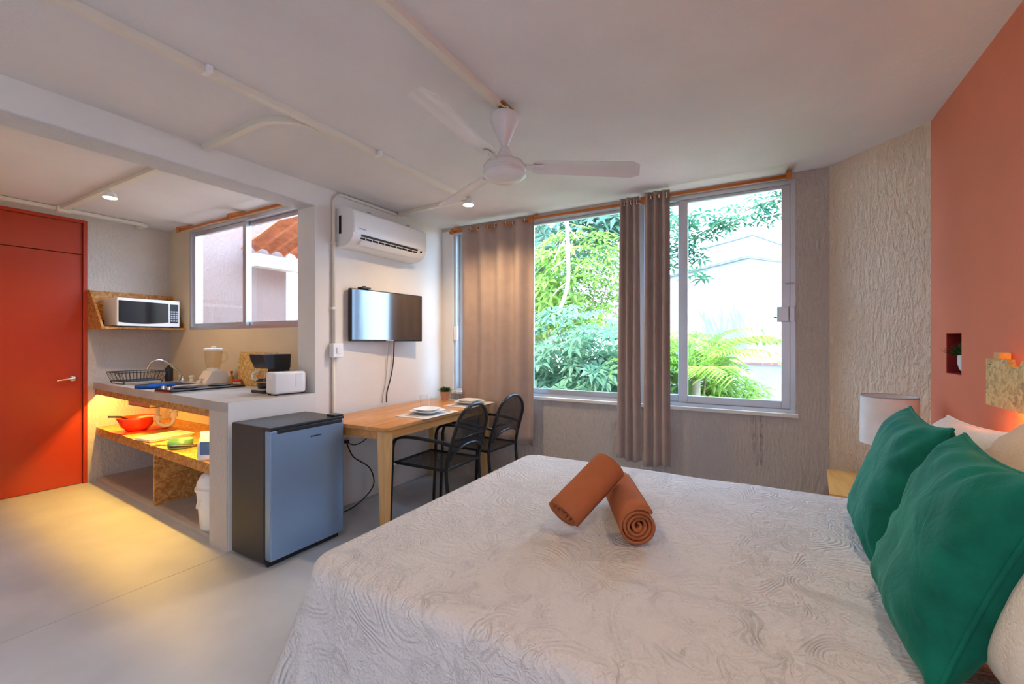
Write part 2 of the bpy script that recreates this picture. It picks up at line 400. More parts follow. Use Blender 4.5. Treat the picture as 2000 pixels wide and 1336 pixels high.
bm = B(); box(bm, .3, .60, YB, 5.6, 0, ZC); box(bm, .60, 1.575, YB, 5.6, 2.42, ZC); box(bm, 1.575, XK, YB, 5.6, 0, ZC)
struct('wall_kitchen_back', bm, 'stucco_back', 'rough grey-beige stucco wall behind the kitchen counter', 'wall')
struct('wall_kitchen_left', box(B(), .15, .3, 3.08, 5.6, 0, ZC), 'wall_white', 'white kitchen side wall out of view', 'wall')
SZ, TZ = 0.80, 2.43
bm = B()
box(bm, XW, 3.73, -.385, YA, 0, SZ); box(bm, XW, 3.73, -.385, YA, TZ, ZC); box(bm, XW, 3.73, -.385, -.195, SZ, TZ); 
prism(bm, [(3.50, YA), (3.53, 2.3), (XW, 1.85), (XW, YA)], 0, .09)
struct('trim_3', box(B(), XW, 3.73, 2.742, YA, SZ, TZ), 'wall_white', 'white plastered window reveal beside the television wall', 'reveal')
struct('wall_window', bm, 'stucco_grey', 'rough grey stucco wall under the garden windows with dark damp streaks', 'wall')
bm = prism(B(), [(XW, -.385), (3.73, -.385), (3.73, -.95), (3.11, -.95), (3.11, YO)], 0, ZC)
struct('wall_corner', bm, 'stucco_cream', 'angled cream rough stucco corner wall beside the orange wall', 'wall')
nx0, nx1, nz0, nz1 = 2.697, 2.886, 1.150, 1.342
bm = B(); box(bm, -1.9, -1.65, -.95, YO, 0, ZC); box(bm, -1.65, -.75, -.95, YO, 2.25, ZC); box(bm, -.75, nx0, -.95, YO, 0, ZC); box(bm, nx1, 3.11, -.95, YO, 0, ZC); box(bm, nx0, nx1, -.95, YO, 0, nz0); box(bm, nx0, nx1, -.95, YO, nz1, ZC)
wo = struct('wall_headboard', bm, 'wall_orange', 'bright coral orange wall behind the bed', 'wall')
obj('niche_lining', box(box(box(box(box(B(), nx0, nx1, -.95, -.925, nz0, nz1), nx0, nx0 + .003, -.925, YO - .002, nz0, nz1), nx1 - .003, nx1, -.925, YO - .002, nz0, nz1), nx0 + .003, nx1 - .003, -.925, YO - .002, nz0, nz0 + .003), nx0 + .003, nx1 - .003, -.925, YO - .002, nz1 - .003, nz1), 'niche_red', wo, label='deep red inside of the small wall niche')
bm = box(B(), -1.9, -1.75, YO, YA, 0, ZC)
struct('wall_rear', bm, 'wall_white', 'plain white rear wall out of view', 'wall')

def sash(root, x, y0, y1, z0, z1, wl, wr, wt, wb, d=.03):
    """one glazed aluminium sash in a plane X = x: stiles, rails and a pane"""
    for nm, a in (('stile', (x - d / 2, x + d / 2, y0, y0 + wr, z0, z1)), ('stile', (x - d / 2, x + d / 2, y1 - wl, y1, z0, z1)),
                  ('rail', (x - d / 2, x + d / 2, y0 + wr, y1 - wl, z0, z0 + wb)), ('rail', (x - d / 2, x + d / 2, y0 + wr, y1 - wl, z1 - wt, z1))):
        obj(nm, box(B(), *a, .003, 1), 'alu', root)
    obj('pane', box(B(), x - .002, x + .002, y0 + wr - .004, y1 - wl + .004, z0 + wb - .004, z1 - wt + .004), 'glass', root)
def window(name, label, x0, x1, y0, y1, z0, z1, fw=.03):
    w = thing(name, label, 'window', ((x0 + x1) / 2, (y0 + y1) / 2, z0)); w['kind'] = 'structure'
    dx, dy, dz = w.location
    bm = B()
    for a in ((x0, x1, y0, y0 + fw, z0, z1), (x0, x1, y1 - fw, y1, z0, z1), (x0, x1, y0 + fw, y1 - fw, z0, z0 + fw), (x0, x1, y0 + fw, y1 - fw, z1 - fw, z1)):
        box(bm, a[0] - dx, a[1] - dx, a[2] - dy, a[3] - dy, a[4] - dz, a[5] - dz)
    obj('frame', bm, 'alu', w)
    return w, dx, dy, dz
# garden windows
w, dx, dy, dz = window('window_1', 'left aluminium garden window, mostly behind the curtains', 3.60, 3.70, .86, 2.742, SZ, TZ)
sash(w, 3.635 - dx, .90 - dy, 1.90 - dy, .03, TZ - SZ - .03, .05, .05, .022, .045)
sash(w, 3.67 - dx, 1.86 - dy, 2.712 - dy, .03, TZ - SZ - .03, .05, .07, .022, .045)
lk = obj('latch', box(B(), 3.575 - dx, 3.598 - dx, 2.685 - dy, 2.73 - dy, .52, .66, .003), 'white_plastic', w)
w, dx, dy, dz = window('window_2', 'right aluminium sliding garden window with a wide lock stile', 3.60, 3.70, -.195, .86, SZ, TZ)
sash(w, 3.635 - dx, -.165 - dy, .575 - dy, .03, TZ - SZ - .03, .07, .052, .022, .055)
sash(w, 3.67 - dx, .515 - dy, .83 - dy, .03, TZ - SZ - .03, .05, .05, .022, .055)
lk = obj('lock', box(B(), 3.565 - dx, 3.62 - dx, -.155 - dy, -.085 - dy, .64, .745, .004), 'alu', w)
obj('keeper_plate', box(B(), 3.575 - dx, 3.599 - dx, -.19 - dy, -.16 - dy, .64, .745, .003), 'alu', w)
obj('lock_lever', tube(B(), [(3.58 - dx, -.085 - dy, .672), (3.58 - dx, -.066 - dy, .672)], .005), 'black', w)
obj('sticker', box(B(), 3.597 - dx, 3.5995 - dx, -.19 - dy, -.135 - dy, .90, .913), 'grey_mark', w)
struct('trim_2', box(box(B(), 3.555, 3.60, -.21, 2.742, SZ - .02, SZ + .006, .003), 3.60, 3.70, -.195, 2.742, SZ - .01, SZ - .001), 'wall_white', 'narrow white plastered sill under the garden windows', 'sill')
# kitchen window
w, dx, dy, dz = window('window_3', 'aluminium sliding kitchen window above the counter', 2.235, 2.335, 3.10, 5.04, 1.42, 2.425)
sash(w, 2.30 - dx, 3.13 - dy, 4.13 - dy, .03, .975, .05, .05, .035, .035)
sash(w, 2.265 - dx, 4.06 - dy, 5.01 - dy, .03, .975, .05, .05, .035, .035)
# glazed patio door in the orange wall, behind the photographer
w = thing('window_4', 'glazed patio door behind the viewpoint out of view', 'window', (-1.2, -.86, 0)); w['kind'] = 'structure'
bm = B()
for a in ((-.45, -.40, 0, 2.25), (.40, .45, 0, 2.25), (-.40, .40, 0, .05), (-.40, .40, 2.20, 2.25)): box(bm, a[0], a[1], -.05, .05, a[2], a[3])
obj('frame', bm, 'alu', w)
for nm, a in (('stile', (-.40, -.35, .05, 2.2)), ('stile', (.35, .40, .05, 2.2)), ('rail', (-.35, .35, .05, .11)), ('rail', (-.35, .35, 2.14, 2.2))):
    obj(nm, box(B(), a[0], a[1], -.015, .015, a[2], a[3]), 'alu', w)
obj('pane', box(B(), -.354, .354, -.002, .002, .106, 2.144), 'glass', w)
# red door
d = thing('door_1', 'glossy red-orange door with flush transom panel and chrome lever handle', 'door', (1.0875, YB, 0)); d['kind'] = 'structure'
dx = 1.0875
bm = B(); box(bm, .602 - dx, .63 - dx, -.012, .09, 0, 2.418, .003); box(bm, 1.545 - dx, 1.573 - dx, -.012, .09, 0, 2.418, .003); box(bm, .63 - dx, 1.545 - dx, -.012, .09, 2.39, 2.418, .003)
obj('frame', bm, 'door_red', d)
obj('light_block', box(B(), .62 - dx, 1.555 - dx, .06, .10, .0, 2.40), 'black', d)  # added black sheet, keeps outside light from showing in the door gaps
obj('leaf', box(B(), .633 - dx, 1.542 - dx, .012, .05, .004, 2.10, .002), 'door_red', d)
obj('transom_panel', box(B(), .633 - dx, 1.542 - dx, .012, .05, 2.106, 2.388, .002), 'door_red', d)
h = obj('handle', lathe(B(), [(0, 0), (.027, 0), (.027, .008), (.02, .016), (.011, .02), (.011, .045), (0, .045)], 20), 'steel', d, 'angle')
h.location = (1.482 - dx, .012, .968); h.rotation_euler = (PI / 2, 0, 0)
obj('lever', tube(B(), smooth_path([(0, 0, .04), (-.03, .002, .045), (-.07, -.004, .045), (-.115, -.012, .043)], 5), .0075, 8), 'steel', h, True)

# ------------------------------------------------------------------ wiring ducts on the ceiling
def duct(name, label, segs, w=.034, h=.030):
    t = thing(name, label, 'conduit', segs[0][0]); ox = Vector(segs[0][0])
    for s in segs: obj('duct_run', channel(B(), [Vector(p) - ox for p in s], w, h), 'conduit', t)
    return t, ox
zz = ZC - .0155
t, ox = duct('wiring_duct', 'long cream wiring duct along the ceiling towards the window spotlight', [[(-1.7, 2.03, zz), (2.84, 2.06, zz)],
    [(1.355, YA - .002, zz), (1.335, 2.32, zz)] + [(1.335 + .16 - .16 * math.cos(a), 2.32 - .23 * math.sin(a), zz) for a in (.3, .6, .9, 1.2, 1.5)] + [(1.66, 2.082, zz - .001)],
    [(2.885, 2.10, zz), (2.93, YA - .03, zz)]])
for x in (.97, 1.92):
    obj('clip', box(B(), x - .012 - ox.x, x + .012 - ox.x, 2.01 - ox.y, 2.07 - ox.y, ZC - .032 - ox.z, ZC - ox.z - .0005, .004), 'white_plastic', t)
duct('fan_duct', 'cream wiring duct along the ceiling leading to the fan', [[(-1.7, 1.095, zz), (1.80, 1.11, zz)]])
t, ox = duct('wall_duct', 'cream wiring pipe running down the white wall beside the air conditioner', [[(2.93, YA - .014, ZC - .02), (2.30, YA - .014, 2.447)]], .02, .02)
P0 = [(2.93, YA - .014, ZC - .02), (2.33, YA - .014, 2.445)] + [(2.33 - .085 * math.sin(a), YA - .014, 2.36 + .085 * math.cos(a)) for a in (.4, .8, 1.2, PI / 2)] + [(2.245, YA - .014, 1.29)]
obj('pipe', tube(B(), [Vector(p) - ox for p in P0[1:]], .013, 10), 'conduit', t, True)
obj('pipe', tube(B(), [Vector(p) - ox for p in [(2.245, YA - .014, 1.18), (2.245, YA - .014, .30)]], .013, 10), 'conduit', t, True)
for z in (2.05, 1.55): obj('clip', box(B(), 2.225 - ox.x, 2.265 - ox.x, YA - .03 - ox.y, YA - .0005 - ox.y, z - ox.z, z + .018 - ox.z, .002), 'conduit', t)
s = thing('light_switch', 'white switch box on the wiring pipe left of the television', 'switch', (2.262, YA, 1.18))
obj('box', box(B(), -.048, .048, -.05, -.001, 0, .11, .006), 'white_plastic', s)
obj('rocker', box(B(), -.016, .016, -.055, -.049, .03, .08, .002), 'white_plastic', s)
t, ox = duct('kitchen_duct', 'cream wiring duct crossing the kitchen ceiling with a spotlight', [[(1.36, 3.085, zz), (1.36, 5.22, zz)],
    [(.32, 5.245, zz - .004), (1.93, 5.27, zz - .004)], [(1.955, 5.28, zz - .004), (1.96, YB - .002, zz - .004)]], .045, .028)
obj('junction_box', box(B(), 1.32 - ox.x, 1.41 - ox.x, 5.20 - ox.y, 5.30 - ox.y, ZC - .05 - ox.z, ZC - ox.z - .0005, .008), 'conduit', t)

def spotlight(name, label, loc, power, col, rad=.045):
    t = thing(name, label, 'spotlight', loc, 0, 'warm ceiling spotlights')
    obj('body', lathe(B(), [(0, .0), (.018, 0), (.018, -.012), (rad * .8, -.02), (rad, -.05), (rad * .96, -.052), (rad * .9, -.046), (0, -.045)], 24), 'white_plastic', t, 'angle')
    obj('lens', lathe(B(), [(0, -.049), (rad * .88, -.049), (rad * .84, -.056), (0, -.058)], 24), 'lens_glow', t, True)
    l = bpy.data.lights.new('spotlight_bulb', 'SPOT'); l.energy = power; l.color = col; l.spot_size = math.radians(150); l.spot_blend = .7; l.shadow_soft_size = .03
    o = bpy.data.objects.new('spotlight_bulb', l); COL.objects.link(o); o.parent = t; o.location = (0, 0, -.066)
    return t
spotlight('ceiling_spotlight', 'lit warm ceiling spotlight near the window curtain', (2.885, 2.052, 2.452), 32, (1, .70, .40))
spotlight('ceiling_spotlight', 'lit warm ceiling spotlight in the kitchen', (1.364, 4.26, 2.436), 18, (1, .64, .28))

spotlight('ceiling_spotlight', 'added warm fill spotlight on the ceiling above the bed, out of view', (1.15, -.32, ZC - .001), 13, (1, .78, .55))  # unseen lamp added to brighten the bed and the right-hand walls
spotlight('ceiling_spotlight', 'added warm fill spotlight on the ceiling behind the viewpoint, out of view', (-.55, .55, ZC - .001), 34, (1, .75, .50))  # unseen lamp added to warm the bed side, window wall and curtains

# ------------------------------------------------------------------ ceiling fan
fn = thing('ceiling_fan', 'white three-blade ceiling fan hanging from the room ceiling', 'fan', (1.86, 1.105, 2.08))
z = -2.08
obj('canopy', lathe(B(), [(.02, 2.425 + z), (.055, 2.425 + z), (.070, 2.415 + z), (.074, 2.398 + z), (.070, 2.382 + z), (.016, 2.262 + z)], 28), 'fan_white', fn, 'angle')
obj('hook', tube(B(), [(0, 0, 2.465 + z), (.012, 0, 2.45 + z), (0, .012, 2.435 + z), (0, 0, 2.415 + z)], .012, 8), 'soil', fn)
obj('mounting_plate', box(B(), -.05, .05, -.022, .022, 2.452 + z, 2.464 + z), 'amber', fn)
obj('wire', tube(B(), smooth_path([(-.05, .0, 2.455 + z), (-.045, -.02, 2.435 + z), (-.02, -.03, 2.44 + z), (0, -.02, 2.42 + z)], 4), .004, 6), 'conduit', fn)
obj('lower_cone', lathe(B(), [(.014, 2.268 + z), (.018, 2.262 + z), (.03, 2.235 + z), (.052, 2.185 + z)], 28), 'fan_white', fn, 'angle')
obj('motor', lathe(B(), [(0, 2.19 + z), (.055, 2.19 + z), (.09, 2.182 + z), (.104, 2.165 + z), (.106, 2.15 + z), (.096, 2.143 + z), (.096, 2.136 + z), (.105, 2.13 + z), (.105, 2.118 + z), (.088, 2.104 + z), (.07, 2.096 + z), (0, 2.092 + z)], 36), 'fan_white', fn, 'angle')
for k in range(3):
    a = -3.082 + k * 2 * PI / 3
    R3 = Matrix.Rotation(a, 4, 'Z') @ Matrix.Translation((0, 0, 2.172 + z)) @ Matrix.Rotation(math.radians((-2.2, 0.2, 1.0)[k]), 4, 'Y') @ Matrix.Rotation(math.radians(-14), 4, 'X')
    bm = B(); n = 14; cols = 6; grid = []
    for i in range(n + 1):
        t_ = i / n; x = .14 + .54 * t_
        wv = .052 + .012 * t_
        if t_ > .93: wv *= math.sqrt(max(.25, 1 - ((t_ - .93) / .09) ** 2))
        if t_ < .06: wv *= .82
        row = []
        for j in range(cols + 1):
            v = -1 + 2 * j / cols
            row.append(bm.verts.new((x + .012 * v * t_, v * wv, -.008 * v * v)))
        grid.append(row)
    for i in range(n):
        for j in range(cols): bm.faces.new((grid[i][j], grid[i][j + 1], grid[i + 1][j + 1], grid[i + 1][j]))
    r = bmesh.ops.extrude_face_region(bm, geom=bm.faces[:]); bmesh.ops.translate(bm, vec=(0, 0, .004), verts=[v for v in r['geom'] if isinstance(v, bmesh.types.BMVert)])
    bl = obj('blade', bm, 'fan_white', fn, 'angle'); bl.matrix_local = R3
    bm = box(B(), .075, .19, -.017, .017, -.012, -.004, .002)
    for bx, by in ((.155, 0), (.18, .008), (.18, -.008), (.10, 0)): lathe(bm, [(0, -.015), (.004, -.015), (.004, -.011), (0, -.011)], 8, (bx, by, 0))
    obj('bracket', bm, 'fan_white', bl)

# ------------------------------------------------------------------ air conditioner
ac = thing('air_conditioner', 'white split air conditioner mounted high on the white wall', 'air conditioner', (2.69, YA, 2.035))
prof = [(0, .30), (-.10, .298), (-.16, .285), (-.190, .26), (-.197, .235), (-.200, .13), (-.192, .075), (-.165, .035), (-.12, .008), (-.06, 0), (0, 0)]
prof = [(p[0] - .001, p[1]) for p in prof]
a_ = obj('body', extrude_profile(B(), prof, -.41, .41), 'white_plastic', ac, 'angle')
obj('front_panel', extrude_profile(B(), [(-.187, .268), (-.200, .240), (-.2045, .13), (-.201, .098), (-.196, .098), (-.198, .13), (-.194, .238), (-.182, .262)], -.403, .403), 'white_plastic', ac, 'angle')
obj('air_outlet', extrude_profile(B(), [(-.201, .092), (-.188, .066), (-.158, .030), (-.150, .036), (-.18, .072), (-.193, .095)], -.335, .30), 'black', ac)
obj('louvre', extrude_profile(B(), [(-.200, .048), (-.166, .016), (-.163, .019), (-.197, .051)], -.33, .295), 'white_plastic', ac)
for k in range(9):
    x = -.29 + k * .066
    obj('vane', box(B(), x, x + .004, -.193, -.165, .045, .085), 'white_plastic', ac)
obj('side_grille', box(B(), -.4125, -.4095, -.06, -.035, .10, .24), 'black', ac)
obj('display', box(B(), .335, .352, -.2005, -.186, .068, .085), 'black', ac)
for k, (x, wd) in enumerate(((-.36, .016), (-.34, .010), (-.326, .012), (-.31, .008))):
    obj('logo', box(B(), x, x + wd, -.2062, -.2035, .128, .137), 'grey_mark', ac)
for x in (-.2, .25): obj('top_clip', box(B(), x, x + .02, -.13, -.10, .30, .308), 'grey_mark', ac)

# ------------------------------------------------------------------ television and cables
tv = thing('television', 'black flat-screen television on the white wall', 'television', (2.765, YA, 1.305), math.radians(-4.5))
obj('frame', box(B(), -.384, .384, -.085, -.045, 0, .424, .006), 'black', tv)
obj('screen', box(B(), -.373, .373, -.0865, -.084, .014, .415), 'screen', tv)
obj('chin', box(B(), -.04, .04, -.09, -.084, .002, .012), 'grey_mark', tv)
obj('wall_bracket', box(B(), -.12, .12, -.046, -.0005, .14, .30, .004), 'black_metal', tv)
mp = thing('media_player', 'small black streaming receiver perched on top of the television', 'receiver', (2.50, YA - .065, 1.7295))
obj('body', box(B(), -.045, .045, -.03, .03, 0, .014, .004), 'black', mp)
obj('clip', box(B(), -.012, .012, -.012, .012, .014, .024, .003), 'black', mp)
def cable(name, label, pts, r=.0035, mat='black', cat='cable'):
    o0 = Vector(pts[0]); o = obj(name, tube(B(), [p - o0 for p in smooth_path(pts, 8)], r, 6), mat, None, True); o.location = o0
    return tag(o, label, cat)
cable('power_cable', 'black cable hanging from the television to the table', [(2.86, 2.84, 1.31), (2.865, 2.855, 1.12), (2.84, 2.862, .98), (2.80, 2.865, .86), (2.795, 2.865, .77)], .005)
cable('signal_cable', 'thin grey cable hanging beside the black television cable', [(2.80, 2.84, 1.31), (2.80, 2.862, 1.12), (2.785, 2.868, .95), (2.755, 2.868, .84), (2.75, 2.868, .77)], .003, 'grey_mark')
cable('fridge_cord', 'black cord looping along the floor behind the fridge', [(2.36, 2.85, .50), (2.42, 2.845, .38), (2.58, 2.835, .25), (2.60, 2.82, .10), (2.40, 2.79, .012), (2.18, 2.76, .008)], .005)
cable('extension_cord', 'thin dark cord sagging under the table near the wall', [(2.36, 2.85, .51), (2.44, 2.86, .47), (2.54, 2.86, .485), (2.60, 2.86, .53)], .004)
po = thing('power_outlet', 'white wall outlet low on the wall beside the fridge', 'outlet', (2.345, YA, .47))
obj('plate', box(B(), -.03, .03, -.008, -.0005, 0, .09, .003), 'white_plastic', po)
obj('plug', box(B(), 0, .03, -.04, -.008, .03, .055, .004), 'black', po)

# ------------------------------------------------------------------ kitchen counter
CT = .923
k = thing('kitchen_counter', 'built-in cement kitchen counter with chipboard shelf beneath', 'counter', (1.48, YA, 0))
ox, oy = 1.48, YA
def fx(y, d=0.0): return 1.48 + d + max(0.0, y - 2.88) * .054      # the counter front runs slightly askew
def kp(bm, y0, y1, z0, z1, d0=0.0, x1=None, th=None):
    a0, a1 = fx(y0, d0) - ox, fx(y1, d0) - ox
    b0, b1 = (a0 + th, a1 + th) if th else (x1 - ox, x1 - ox)
    return prism(bm, [(a0, y0 - oy), (b0, y0 - oy), (b1, y1 - oy), (a1, y1 - oy)], z0, z1)
def kb(bm, x0, x1, y0, y1, z0, z1, bev=0): return box(bm, x0 - ox, x1 - ox, y0 - oy, y1 - oy, z0, z1, bev)
bm = B(); sx0, sx1, sy0, sy1 = 1.66, 2.02, 4.40, 4.80
kb(bm, 1.48, 2.0945, YA + .0035, 3.0845, CT - .06, CT); kp(bm, 3.085, YB - .001, CT - .06, CT, 0, sx0); kb(bm, sx1, XK - .001, 3.085, YB - .001, CT - .06, CT); kb(bm, sx0, sx1, 3.085, sy0, CT - .06, CT); kb(bm, sx0, sx1, sy1, YB - .001, CT - .06, CT)
obj('worktop', bm, 'concrete', k, label='grey cement worktop')
obj('end_wall', kb(B(), 1.48, 2.0945, YA + .0035, 3.0845, 0, CT - .0605), 'stucco_back', k, label='beige cement end support')
obj('end_panel', kb(B(), 1.487, 2.0945, YA, YA + .003, 0, CT - .002), 'wall_white', k, label='white painted end face')
obj('fascia', kp(B(), 3.09, YB - .001, .812, CT - .061, .01, None, .018), 'osb', k, label='chipboard strip under the worktop edge')
obj('shelf', kp(B(), 3.085, YB - .001, .478, .50, .02, XK - .001), 'osb', k, label='yellow-lit chipboard shelf')
obj('shelf_lip', kp(B(), 3.085, YB - .001, .43, .4775, .02, None, .018), 'osb', k)
obj('divider', kb(B(), 1.575, XK - .001, 4.09, 4.108, .03, .4775), 'osb', k, label='upright chipboard divider')
obj('plinth', kp(B(), 3.085, YB - .001, 0, .03, .02, XK - .001), 'concrete', k)
sk = obj('sink', box(box(box(box(box(B(), sx0 - ox, sx1 - ox, sy0 - oy, sy1 - oy, CT - .17, CT - .165), sx0 - ox, sx0 - ox + .006, sy0 - oy, sy1 - oy, CT - .17, CT + .003), sx1 - ox - .006, sx1 - ox, sy0 - oy, sy1 - oy, CT - .17, CT + .003), sx0 - ox + .006, sx1 - ox - .006, sy0 - oy, sy0 - oy + .006, CT - .17, CT + .003), sx0 - ox + .006, sx1 - ox - .006, sy1 - oy - .006, sy1 - oy, CT - .17, CT + .003), 'steel', k)
pt = [(1.84, 4.72, .75), (1.84, 4.72, .60), (1.85, 4.70, .565), (1.88, 4.66, .55), (1.91, 4.62, .565), (1.92, 4.61, .61), (1.92, 4.61, .66), (1.96, 4.60, .69), (2.226, 4.60, .69)]
obj('drain_trap', tube(B(), [(p[0] - ox, p[1] - oy, p[2]) for p in smooth_path(pt, 4)], .017, 12), 'pvc', k, True)
for p in ((1.84, 4.72, .62), (1.92, 4.61, .65)): obj('drain_nut', lathe(B(), [(.021, -.02), (.031, -.02), (.031, .02), (.021, .02)], 12, (p[0] - ox, p[1] - oy, p[2])), 'pvc', k)
ls = obj('led_strip', kp(B(), 3.12, YB - .03, .855, .861, .053, None, .012), 'led_warm', k, label='glowing warm light strip under the worktop')
l = bpy.data.lights.new('led_strip_light', 'AREA'); l.shape = 'RECTANGLE'; l.size = .012; l.size_y = 2.25; l.energy = 11; l.color = (1, .57, .085)
lo = bpy.data.objects.new('led_strip_light', l); COL.objects.link(lo); lo.parent = k; lo.location = (fx(4.25, .06) - ox, 4.25 - oy, .852); lo.rotation_euler = (0, 0, -math.atan(.054))
f = thing('faucet', 'chrome swan-neck kitchen faucet by the wall', 'faucet', (2.09, 4.84, CT))
obj('base', lathe(B(), [(0, 0), (.028, 0), (.026, .02), (.016, .03), (.016, .055), (0, .06)], 18), 'steel', f, 'angle')
obj('spout', tube(B(), smooth_path([(0, 0, .05), (-.06, 0, .13), (-.13, 0, .185), (-.19, 0, .21), (-.24, 0, .195), (-.27, 0, .16), (-.28, 0, .13)], 5), .010, 10), 'steel', f, True)
for s_ in (-1, 1): obj('tap_knob', lathe(B(), [(0, 0), (.018, 0), (.018, .02), (.011, .03), (.022, .04), (.022, .055), (0, .06)], 14, (.03, s_ * .10, 0)), 'white_plastic', f, 'angle')

# ------------------------------------------------------------------ things on the worktop
def wire_rack():
    r = thing('dish_rack', 'dark wire dish drying rack at the far end of the worktop', 'dish rack', (1.80, 5.02, CT))
    hx, hy, h = .17, .16, .105
    top = [(-hx, -hy, h), (hx, -hy, h), (hx, hy, h), (-hx, hy, h)]
    q = .86
    bot = [(x * q, y * q, .025) for x, y, _ in top]
    obj('top_rim', tube(B(), top, .0045, 6, True), 'black_metal', r)
    obj('bottom_rim', tube(B(), bot, .004, 6, True), 'black_metal', r)
    bmw = B()
    for i in range(13):
        t_ = -1 + 2 * i / 12
        tube(bmw, [(hx * t_, -hy, h), (hx * q * t_, -hy * q, .025), (hx * q * t_, hy * q, .025), (hx * t_, hy, h)], .002, 5)
    for i in range(1, 10):
        t_ = -1 + 2 * i / 10
        tube(bmw, [(-hx, hy * t_, h), (-hx * q, hy * q * t_, .025), (hx * q, hy * q * t_, .025), (hx, hy * t_, h)], .002, 5)
    w_ = obj('wires', bmw, 'black_metal', r)
    for x, y in ((-1, -1), (1, -1), (1, 1), (-1, 1)): obj('foot', tube(B(), [(x * hx * .8, y * hy * .8, 0), (x * hx * .86, y * hy * .86, .026)], .004, 6), 'black_metal', r)
    obj('drip_tray', box(B(), -.14, .14, -.13, .13, .004, .014, .003), 'cream_plastic', r)
wire_rack()
bm = B(); n = 10; g = []
for i in range(n + 1):
    row = []
    for j in range(n + 1):
        x, y = -.13 + .26 * i / n, -.07 + .14 * j / n
        row.append(bm.verts.new((x, y, .016 + .012 * noise.noise(Vector((x * 14, y * 14, 3))) + .004)))
    g.append(row)
for i in range(n):
    for j in range(n): bm.faces.new((g[i][j], g[i + 1][j], g[i + 1][j + 1], g[i][j + 1]))
r = bmesh.ops.extrude_face_region(bm, geom=bm.faces[:])
for v in [v for v in r['geom'] if isinstance(v, bmesh.types.BMVert)]: v.co.z = .001 if True else 0
o = obj('dish_cloth', bm, 'blue_cloth', None, True); o.location = (1.69, 4.36, CT + .0035); o.rotation_euler = (0, 0, .55)
tag(o, 'folded blue dish cloth at the sink edge', 'cloth')
sp = thing('soap_bottle', 'black pump soap bottle with a white label beside the faucet', 'bottle', (1.985, 4.73 + .22, CT))
sp.location = (2.02, 5.02, CT)
sp.location = (2.03, 4.97, CT)
obj('body', lathe(B(), [(0, 0), (.032, 0), (.034, .006), (.034, .115), (.028, .13), (.012, .137), (.012, .15), (0, .15)], 22), 'black', sp, 'angle')
obj('pump', tube(B(), [(0, 0, .148), (0, 0, .178), (-.008, 0, .186), (-.05, 0, .186)], .006, 8), 'black', sp)
obj('label', box(B(), -.036, -.0335, -.012, .012, .06, .09), 'white_plastic', sp)
ct = thing('cooktop', 'black two-burner electric cooktop with knobs', 'cooktop', (1.80, 3.86, CT), 0)
obj('body', box(B(), -.26, .26, -.14, .14, .004, .024, .006), 'black', ct)
obj('trim_plate', box(B(), -.262, .262, -.142, .142, .0005, .010, .002), 'steel', ct)
for x in (-.11, .13): obj('burner', lathe(B(), [(0, .0245), (.078, .0245), (.08, .03), (.07, .034), (0, .034)], 28, (x, 0, 0)), 'black_metal', ct, 'angle')
for y in (.05, -.04): obj('knob', lathe(B(), [(0, 0), (.017, 0), (.015, .022), (0, .024)], 14, (-.235, y, .024)), 'steel', ct, 'angle')
bl = thing('blender', 'white blender with a clear jar on the worktop', 'blender', (2.03, 4.16, CT), 0)
obj('base', extrude_profile(B(), [(-.095, 0), (.095, 0), (.095, .03), (.075, .10), (.045, .125), (-.045, .125), (-.055, .105), (-.10, .03)], -.075, .075, 'y'), 'cream_plastic', bl, 'angle')
obj('dial', lathe(B(), [(0, 0), (.022, 0), (.02, .014), (0, .016)], 14, (-.098, 0, .05)), 'steel', bl, 'angle')
obj('jar', lathe(B(), [(.034, .126), (.045, .14), (.062, .20), (.068, .30), (.064, .30), (.058, .20), (.041, .142), (.03, .13)], 26, closed=False), 'jar_glass', bl, 'angle')
obj('jar_collar', lathe(B(), [(0, .126), (.046, .126), (.048, .142), (.044, .15), (.0, .15)], 26), 'cream_plastic', bl, 'angle')
obj('lid', lathe(B(), [(0, .302), (.073, .302), (.074, .318), (.05, .326), (.02, .328), (.018, .342), (0, .344)], 26), 'cream_plastic', bl, 'angle')
obj('jar_handle', tube(B(), smooth_path([(.06, 0, .285), (.105, 0, .28), (.108, 0, .22), (.056, 0, .19)], 5), .009, 8), 'jar_glass', bl, True)
o = obj('chipboard_panel', box(B(), -.009, .009, -.27, .27, 0, .288, .001), 'osb_light'); o.location = (XK - .05, 3.80, CT + .001); o.rotation_euler = (0, math.radians(7), 0)
tag(o, 'loose chipboard panel leaning on the wall behind the coffee maker', 'panel')
bt = thing('oil_bottle', 'small amber oil bottle behind the cooktop', 'bottle', (2.125, 4.055, CT))
obj('body', lathe(B(), [(0, 0), (.021, 0), (.021, .06), (.009, .085), (.009, .10), (0, .10)], 16), 'amber', bt, 'angle')
obj('cap', lathe(B(), [(0, .10), (.011, .10), (.011, .122), (0, .122)], 12), 'darkred', bt, 'angle')
jr = thing('spice_jar', 'small jar with a red lid by the chipboard panel', 'jar', (2.10, 4.00 - .10, CT))
jr.location = (2.135, 3.985, CT)
obj('body', lathe(B(), [(0, 0), (.030, 0), (.030, .03), (0, .03)], 18), 'cream_plastic', jr, 'angle')
obj('lid', lathe(B(), [(0, .03), (.032, .03), (.032, .052), (0, .052)], 18), 'red_plastic', jr, 'angle')
cm = thing('coffee_maker', 'black drip coffee maker with a glass carafe', 'coffee maker', (1.97, 3.23, CT), 0)
obj('column', box(B(), .03, .105, -.085, .085, 0, .20, .008), 'black', cm)
obj('base', box(B(), -.10, .03, -.08, .08, 0, .022, .006), 'black', cm)
obj('brew_head', extrude_profile(B(), [(-.065, .18), (.105, .18), (.11, .285), (-.105, .285), (-.10, .25)], -.088, .088, 'y'), 'black', cm, 'angle')
